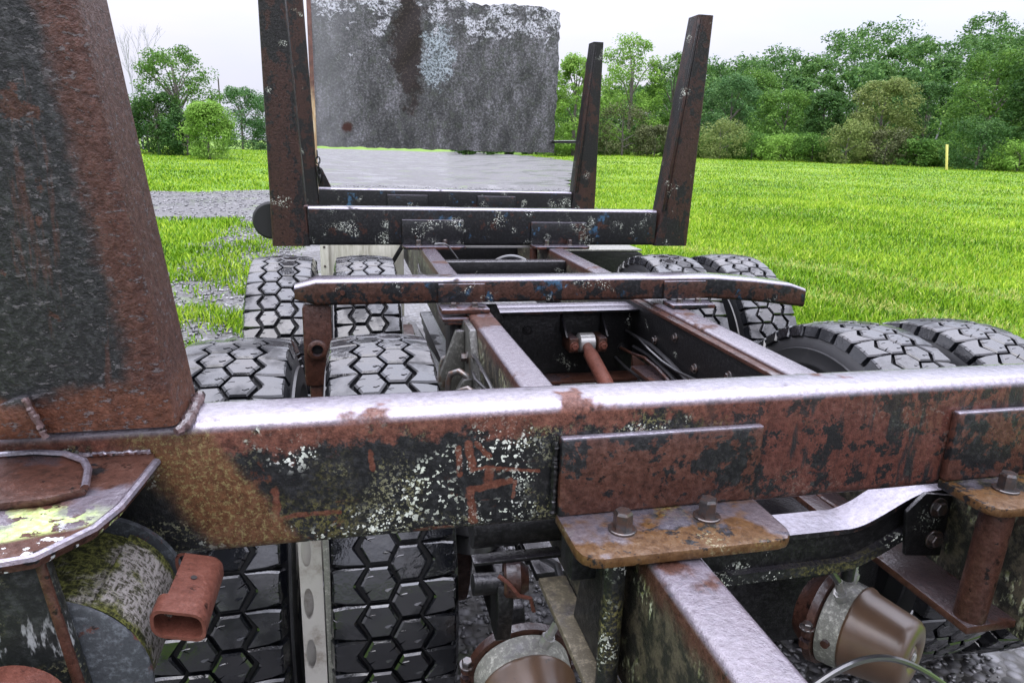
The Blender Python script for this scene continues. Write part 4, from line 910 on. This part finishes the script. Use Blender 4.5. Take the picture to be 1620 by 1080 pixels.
# --- dropped cross member under the near bunk
def curve_z(x):
    t = min(1, max(0, (x - .86) / .17)); t2 = min(1, max(0, (.60 - x) / .12)); f = lambda q: q * q * (3 - 2 * q)
    return .850 + .062 * f(t) + .06 * f(t2)
b = bmesh.new(); A, B, Cc, D = [], [], [], []
xs = np.linspace(.456, 1.064, 40)
def strip(y0, y1, dz0, dz1, mat, name, par):
    b = bmesh.new(); rows = []
    for x in xs:
        z = curve_z(x); rows.append([b.verts.new((x, y0, z + dz0)), b.verts.new((x, y1, z + dz0)), b.verts.new((x, y1, z + dz1)), b.verts.new((x, y0, z + dz1))])
    for p, q in zip(rows, rows[1:]):
        for k in range(4): b.faces.new((p[k], p[(k + 1) % 4], q[(k + 1) % 4], q[k]))
    b.faces.new(rows[0]); b.faces.new(rows[-1]); bmesh.ops.bevel(b, geom=[e for e in b.edges if abs(e.verts[0].co.x - e.verts[1].co.x) > .005], offset=.002, segments=2, affect='EDGES', profile=.5)
    return obj(name, b, mat, par)
rust_paint('wet_plate', cover=.55, scale=9, paint=(.02, .02, .022), rusts=((.06, .03, .026), (.14, .07, .055), (.2, .11, .09)), flake=.35, wet=1.4, dry=.3, polish_sheen=.62)
xm = strip(.948, 1.018, -.010, 0, 'wet_plate', 'cross_member', truck)
strip(.960, .968, -.065, -.0105, 'dark_steel', 'web', xm)
strip(.945, .985, -.086, -.0655, 'rail_dark', 'lower_flange', xm)
b = NB(); prism(b, [(.98, .79), (1.06, .78), (1.06, .905), (1.0, .915), (.965, .88)], 'y', .935, .9445, .003); gp = obj('gusset_plate', b, 'dark_steel', truck)
for (x, z) in ((1.03, .885), (1.035, .82)): hx = NB(); hexbolt(hx, (0, 0, 0), (0, -1, 0), .013, .012); obj('bolt', hx, 'bolt', gp, (x, .9345, z), 0)
b = NB(); tube(b, [(.90, .975, .765), (.90, .975, .725)], .012, 10); obj('drain_plug', b, 'dark_steel', xm)
# thin brake cable looping at the bottom of the frame
b = NB(); tube(b, [(.72 + .34 * t, .86 + .01 * math.sin(3 * t), .57 + .075 * math.sin(math.pi * t) - .02 * t) for t in np.linspace(0, 1, 20)], .006, 8); obj('brake_cable', b, 'hose', truck)
b = NB(); tube(b, [(1.12, 1.22, .62), (1.10, 1.19, .66), (1.13, 1.3, .72)], .006, 6); obj('air_line', b, 'cable', truck)

# --- cross members and running gear between the rails
b = NB(); box(b, .456, 1.064, 2.36, 2.43, .915, .925, .002); x1 = obj('cross_member', b, 'wet_plate', truck)
b = NB(); box(b, .456, 1.064, 2.435, 2.50, .915, .925, .002); obj('top_flange', b, 'wet_plate', x1)
b = NB(); box(b, .456, 1.064, 2.425, 2.434, .66, .914, .002); obj('web', b, 'dark_steel', x1)
b = NB(); box(b, .456, 1.064, 2.33, 2.42, .655, .668, .002); obj('lower_flange', b, 'brown_steel', x1)
b = NB(); prism(b, [(.456, .80), (.50, .83), (.53, .90), (.50, .963), (.456, .963)], 'y', 2.335, 2.345, .002); obj('gusset', b, 'dark_steel', x1)
for (x, z) in ((.56, .83), (.64, .84), (.95, .84), (.60, .74), (1.02, .76)): hx = NB(); hexbolt(hx, (0, 0, 0), (0, -1, 0), .013, .010); obj('bolt', hx, 'dark_steel', x1, (x, 2.4248, z), 0)
# torque rod with its pin joint
b = NB(); tube(b, [(.845, 2.345, .80), (.842, 2.29, .785), (.84, 2.28, .783), (.825, 1.75, .64)], [.018, .020, .026, .026], 16); tr = obj('torque_rod', b, 'orange_rust', truck)
b = NB(); lathe(b, ((0, .030), (.004, .036), (.058, .036), (.062, .030)), (.816, 2.36, .805), (1, 0, 0), 26); obj('rod_eye', b, 'fitting', tr)
for x in (.775, .885):
    b = NB(); box(b, x, x + .035, 2.325, 2.424, .775, .83, .006); hx = obj('pin_block', b, 'brown_steel', tr)
    q = NB(); hexbolt(q, (0, 0, 0), (0, -1, 0), .012, .014); obj('bolt', q, 'orange_rust', hx, (x + .0175, 2.3248, .80), 0)
for x in (.765, .922):
    b = NB(); prism(b, [(2.34, .83), (2.424, .83), (2.424, .90)], 'x', x, x + .008, .001); obj('joint_web', b, 'dark_steel', tr)
# bits lying in the well between the rails: lower beam and hoses
b = NB(); box(b, .456, 1.064, 1.98, 2.06, .60, .66, .01); obj('cross_member', b, 'brown_steel', truck)
for k in range(4):
    b = NB(); tube(b, [(1.03 - .09 * k * t + .02 * math.sin(9 * t + k), 2.3 - .55 * t, .72 - .06 * math.sin(math.pi * t) - .02 * k) for t in np.linspace(0, 1, 12)], .008, 6); obj('air_hose', b, 'hose', truck)
b = NB(); lathe(b, ((0, .05), (.01, .06), (.12, .06), (.13, .05)), (.98, 2.0, .69), (.3, .7, 0), 24); obj('air_tank', b, 'dark_steel', truck)
# spring saddle left of the left rail: stepped casting with bolts
b = NB(); prism(b, [(1.70, .45), (2.30, .45), (2.27, .70), (2.20, .90), (2.17, .955), (2.02, .955), (1.93, .80), (1.72, .66)], 'x', .352, .3745, .006); sdl = obj('spring_saddle', b, 'cast_grey', truck)
for (y0, y1) in ((1.80, 1.83), (1.95, 1.98), (2.10, 2.13)):
    b = NB(); prism(b, [(.20, .46), (.3515, .46), (.3515, .93 if y0 > 2 else .82), (.325, .93 if y0 > 2 else .82), (.215, .62)], 'y', y0, y1, .004); obj('rib', b, 'cast_grey', sdl)
b = NB(); box(b, .20, .3515, 1.74, 2.28, .445, .459, .004); obj('foot', b, 'cast_grey', sdl)
b = NB(); lathe(b, ((0, .045), (.03, .045), (.035, .036)), (.225, 1.88, .56), (.2, 0, 1), 24); obj('boss', b, 'cast_grey', sdl)
hx = NB(); hexbolt(hx, (0, 0, 0), (-1, 0, 0), .014, .020); sb = obj('bolt', hx, 'bolt', sdl, (.3515, 1.87, .74), 0)
for (y, z) in ((1.90, .77), (1.86, .68), (2.05, .86), (2.02, .79), (2.17, .88), (2.18, .80), (2.06, .70), (1.90, .62), (1.77, .64), (2.2, .70)): inst(sb, 'bolt', sdl, (.3515, y, z))
for y in (1.80, 1.96, 2.12):                                    # U-bolts over the saddle
    b = NB(); tube(b, [(.345, y, .52), (.345, y, .80), (.338, y + .005, .825), (.315, y + .02, .838), (.292, y + .035, .825), (.285, y + .04, .80), (.285, y + .04, .50)], .0095, 10); ub = obj('u_bolt', b, 'bare', sdl)
    for (dx, dy) in ((.345, 0), (.285, .04)):
        hx = NB(); hexbolt(hx, (0, 0, 0), (0, 0, 1), .017, .022); obj('nut', hx, 'bolt', ub, (dx, y + dy, .60 + .03 * (dx > .3)), 0)
b = NB(); box(b, .265, .351, 1.76, 2.16, .592, .606, .003); obj('clamp_plate', b, 'cast_grey', sdl)
for k, (x_, dz) in enumerate(((.368, .0), (.366, -.035))):          # air lines sagging along the outside of the left rail
    b = NB(); tube(b, [(x_ - .006 - .01 * math.sin(q * 1.9) ** 2, 1.25 + .16 * q, .90 + dz - .03 * abs(math.sin(q * .8 + k))) for q in range(16)], .0055, 7); obj('air_line', b, 'hose', truck)
for k in range(3):                                              # lines clipped inside the right rail, dipping into the well
    b = NB(); tube(b, [(1.03 - .018 * k, 1.10 + .11 * q, .84 - .045 * k - .035 * abs(math.sin(q * .55 + k))) for q in range(13)], .0055, 7); obj('air_line', b, ('hose', 'brown_steel', 'hose')[k], truck)
b = NB(); prism(b, [(1.15, .44), (3.6, .44), (3.55, .60), (2.5, .68), (2.2, .70), (1.9, .66), (1.2, .58)], 'x', .292, .334, .008); obj('equalizer_beam', b, 'dark_steel', truck)
b = NB(); lathe(b, ((0, .05), (.01, .065), (.05, .06), (.06, .07), (.10, .062), (.11, .05)), (.262, 1.42, .60), (0, 0, 1), 24); obj('bump_stop', b, 'hose', truck)
for k in range(3):
    b = NB(); tube(b, [(.345 - .03 * k, 1.30 + .05 * k, .66), (.30 - .02 * k, 1.45, .80 - .04 * k), (.25, 1.60 + .06 * k, .74), (.29, 1.85, .66 - .03 * k)], .007, 7); obj('air_line', b, 'hose', truck)
# pads stacked under the middle bunk on the left rail
b = NB(); box(b, .288, .374, 2.15, 2.27, .948, .958, .002); obj('shim_plate', b, 'bracket', truck)
b = NB(); box(b, .295, .374, 2.155, 2.26, .936, .9465, .002); obj('shim_plate', b, 'bracket', truck)
b = NB(); box(b, .318, .374, 2.20, 2.30, .60, .935, .006); obj('spring_hanger', b, 'dark_steel', truck)
# forward part of the frame seen below the bunks
b = NB(); box(b, .456, 1.064, 3.32, 3.40, .86, .95, .004); obj('cross_member', b, 'dark_steel', truck)
b = NB(); box(b, .456, 1.064, 4.35, 4.43, .72, .964, .004); obj('cross_member', b, 'dark_steel', truck)
b = NB(); tube(b, [(1.0, 3.72, .75), (1.0, 3.72, .9615)], .022, 14); obj('spacer_pipe', b, 'brown_steel', truck)
b = NB(); box(b, .62, .99, 3.762, 3.775, .955, .967, .001); obj('edge_strip', b, 'fitting', truck)
b = NB(); tube(b, [(.60 + .42 * t, 3.5 - .15 * t, .80 + .16 * math.sin(math.pi * t)) for t in np.linspace(0, 1, 24)], .009, 8); obj('air_hose', b, 'hose', truck)
b = NB(); tube(b, [(.44 + .12 * t, 3.60, .965 + .035 * math.sin(math.pi * (t * .6 + .35)) - .1 * max(0, t - .5)) for t in np.linspace(0, 1, 16)], .0045, 8); obj('air_hose', b, 'hose', truck)
b = NB(); lathe(b, ((0, .13), (.01, .15), (.03, .15), (.035, .12)), (.80, 3.50, .80), (0, 0, 1), 30); obj('air_spring', b, 'dark_steel', truck)
# pale wooden box on the left, dark tank on the right, ahead of the wheels
pb = empty('storage_box', (.09, 4.5, .55), truck)
b = NB(); box(b, -.125, .35, 4.5, 4.9, .40, .905, .004); obj('panel', b, 'board', pb)
b = NB(); box(b, -.165, -.115, 4.47, 4.495, .40, .915, .003); obj('corner_post', b, 'board', pb)
for z in (.62, .74, .86):
    b = NB(); lathe(b, ((0, .008), (.004, .006)), (-.14, 4.4698, z), (0, -1, 0), 10); obj('nail_head', b, 'bolt', pb)
b = NB(); prism(b, [(.22, .70), (.25, .70), (.37, .90), (.34, .90)], 'y', 4.44, 4.455, .002); obj('brace', b, 'dark_steel', pb)
b = NB(); prism(b, rrect(1.24, 1.90, .45, .86, .06, 5), 'y', 4.25, 4.95, .004); ft = obj('fuel_tank', b, 'dark_steel', truck)
b = NB(); box(b, 1.26, 1.88, 4.26, 4.94, .862, .872, .002); obj('tank_lid', b, 'pale_metal', ft)
b = NB(); box(b, -.30, -.17, 4.05, 4.09, .80, .84, .008); obj('mud_flap_bar', b, 'dark_steel', truck)

# pale slotted bar that hangs between the dual tyres
b = bmesh.new(); ne = 24; zc = [.862 - .115 * k for k in range(5)]; x0, x1, yb, th = -.108, -.066, 1.215, .006
for yy in (yb, yb + th):
    for k, c in enumerate(zc):
        inn = [b.verts.new((-.094 + .0095 * math.cos(2 * math.pi * e / ne), yy, c + .034 * math.sin(2 * math.pi * e / ne))) for e in range(ne)]; out = []
        for e in range(ne):
            q = 2 * math.pi * e / ne; m_ = max(abs(math.cos(q)), abs(math.sin(q))); out.append(b.verts.new(((x0 + x1) / 2 + (x1 - x0) / 2 * math.cos(q) / m_, yy, c + .0575 * math.sin(q) / m_)))
        for e in range(ne): b.faces.new((inn[e], inn[(e + 1) % ne], out[(e + 1) % ne], out[e]))
bmesh.ops.remove_doubles(b, verts=b.verts, dist=.0004)
sbar = obj('slotted_bar', b, 'rim', truck, smooth=0)
b = NB(); box(b, -.107, -.075, 1.238, 1.242, .42, .96, .001); obj('backing_strip', b, 'rim', sbar)
b = NB(); box(b, -.063, -.052, 1.208, 1.222, .42, .96, .002); obj('edge_strip', b, 'pale_metal', sbar)

# --- strap winch at the left end of the near bunk
wi = empty('strap_winch', (-.31, .70, .95), truck)
b = NB(); prism(b, [(-.46, .8585), (-.237, .8585), (-.229, .835), (-.232, .79), (-.238, .72), (-.250, .68), (-.285, .636), (-.33, .628), (-.46, .628)], 'z', 1.108, 1.120, .003); obj('shelf_plate', b, 'shelf', wi)
b = NB(); prism(b, [(-.46, .850), (-.36, .850), (-.325, .838), (-.298, .815), (-.288, .795), (-.277, .752), (-.31, .735), (-.46, .722)], 'z', 1.1205, 1.130, .003); obj('pad_plate', b, 'brown_steel', wi)
b = NB(); weld(b, [(-.33, .856, 1.122), (-.24, .857, 1.121)], .004, 21); obj('weld_bead', b, 'bracket', wi)
b = NB(); tube(b, [(-.46, .850, 1.130), (-.36, .850, 1.132), (-.325, .838, 1.133), (-.298, .815, 1.133), (-.288, .795, 1.132), (-.278, .752, 1.130)], .0042, 8); obj('pad_rim', b, 'bracket', wi)
b = NB(); tube(b, [(-.229, .835, 1.117), (-.232, .79, 1.118), (-.238, .72, 1.119), (-.250, .68, 1.119), (-.285, .636, 1.119), (-.33, .628, 1.119), (-.46, .628, 1.119)], .0052, 8); obj('shelf_rim', b, 'bracket', wi)
cx, cz = -.318, .944
b = NB(); lathe(b, ((0, .104), (.002, .107), (.006, .107), (.008, .104)), (cx, .672, cz), (0, 1, 0), 56); obj('flange_disc', b, 'winch_steel', wi)
b = NB(); lathe(b, ((0, .107), (.008, .107)), (cx, .836, cz), (0, 1, 0), 56); obj('flange_disc', b, 'winch_steel', wi)
b = NB(); prism(b, [(-.46, 1.107), (-.283, 1.107), (-.262, .93), (-.24, .85), (-.46, .85)], 'y', .655, .667, .003); obj('side_plate', b, 'winch_side', wi)
b = NB(); prism(b, [(-.292, 1.106), (-.2835, 1.106), (-.262, .93), (-.272, .93)], 'y', .650, .6545, .001); obj('edge_bead', b, 'brown_steel', wi)
b = NB(); lathe(b, ((0, .044), (.006, .05), (.028, .05), (.034, .044)), (-.322, .606, .962), (0, 1, 0), 40); hub = obj('capstan', b, 'orange_rust', wi)
for k in range(4):
    b = NB(); lathe(b, ((0, .013), (.002, .013)), (-.322 + .028 * math.cos(k * 1.571 + .5), .6045, .962 + .028 * math.sin(k * 1.571 + .5)), (0, 1, 0), 18); obj('bar_hole', b, 'dark_steel', hub)
# guide: short length of rectangular tube beside the roll
b = bmesh.new(); O_ = rrect(-.213, -.160, .974, 1.008, .012, 4); I_ = rrect(-.2095, -.1635, .9775, 1.0045, .009, 4); m = len(O_); rows = []
for yy, dz in ((.690, 0), (.72, 0), (.765, -.002), (.806, -.004)): rows.append(([b.verts.new((p[0], yy, p[1] + dz - (p[0] + .18) * .28)) for p in O_], [b.verts.new((p[0], yy, p[1] + dz - (p[0] + .18) * .28)) for p in I_]))
for (o1, i1), (o2, i2) in zip(rows, rows[1:]):
    for k in range(m):
        j = (k + 1) % m
        if o1[k].co.y > .71 and max(o1[k].co.x, o1[j].co.x) < -.198: continue          # cut-out on the strap side
        b.faces.new((o1[k], o1[j], o2[j], o2[k])); b.faces.new((i1[k], i1[j], i2[j], i2[k]))
for o1, i1 in (rows[0], rows[-1]):
    for k in range(m): j = (k + 1) % m; b.faces.new((o1[k], o1[j], i1[j], i1[k]))
gd = obj('strap_guide', b, 'orange_rust', wi)
b = NB(); lathe(b, ((0, .0035), (.001, .0035)), (-.182, .755, 1.0075), (.27, 0, 1), 12); obj('pin_hole', b, 'hose', gd)
# the strap itself: wound in a roll, one turn after another
b = bmesh.new(); turns = 6.3; N = 420; rows = []
for k in range(N + 1):
    t = k / N; a = R(58) - 2 * math.pi * turns * t; r = .100 - .038 * t + .0012 * math.sin(a * 3); rows.append([b.verts.new((cx + r * math.cos(a), yy, cz + r * math.sin(a))) for yy in np.linspace(.688, .828, 9)])
for p, q in zip(rows, rows[1:]):
    for i in range(8): b.faces.new((p[i], p[i + 1], q[i + 1], q[i]))
bmesh.ops.solidify(b, geom=list(b.faces), thickness=.003)
st = obj('webbing_strap', b, 'strap'); tag(st, 'mossy grey webbing strap rolled up in the winch, lower left corner', 'strap')
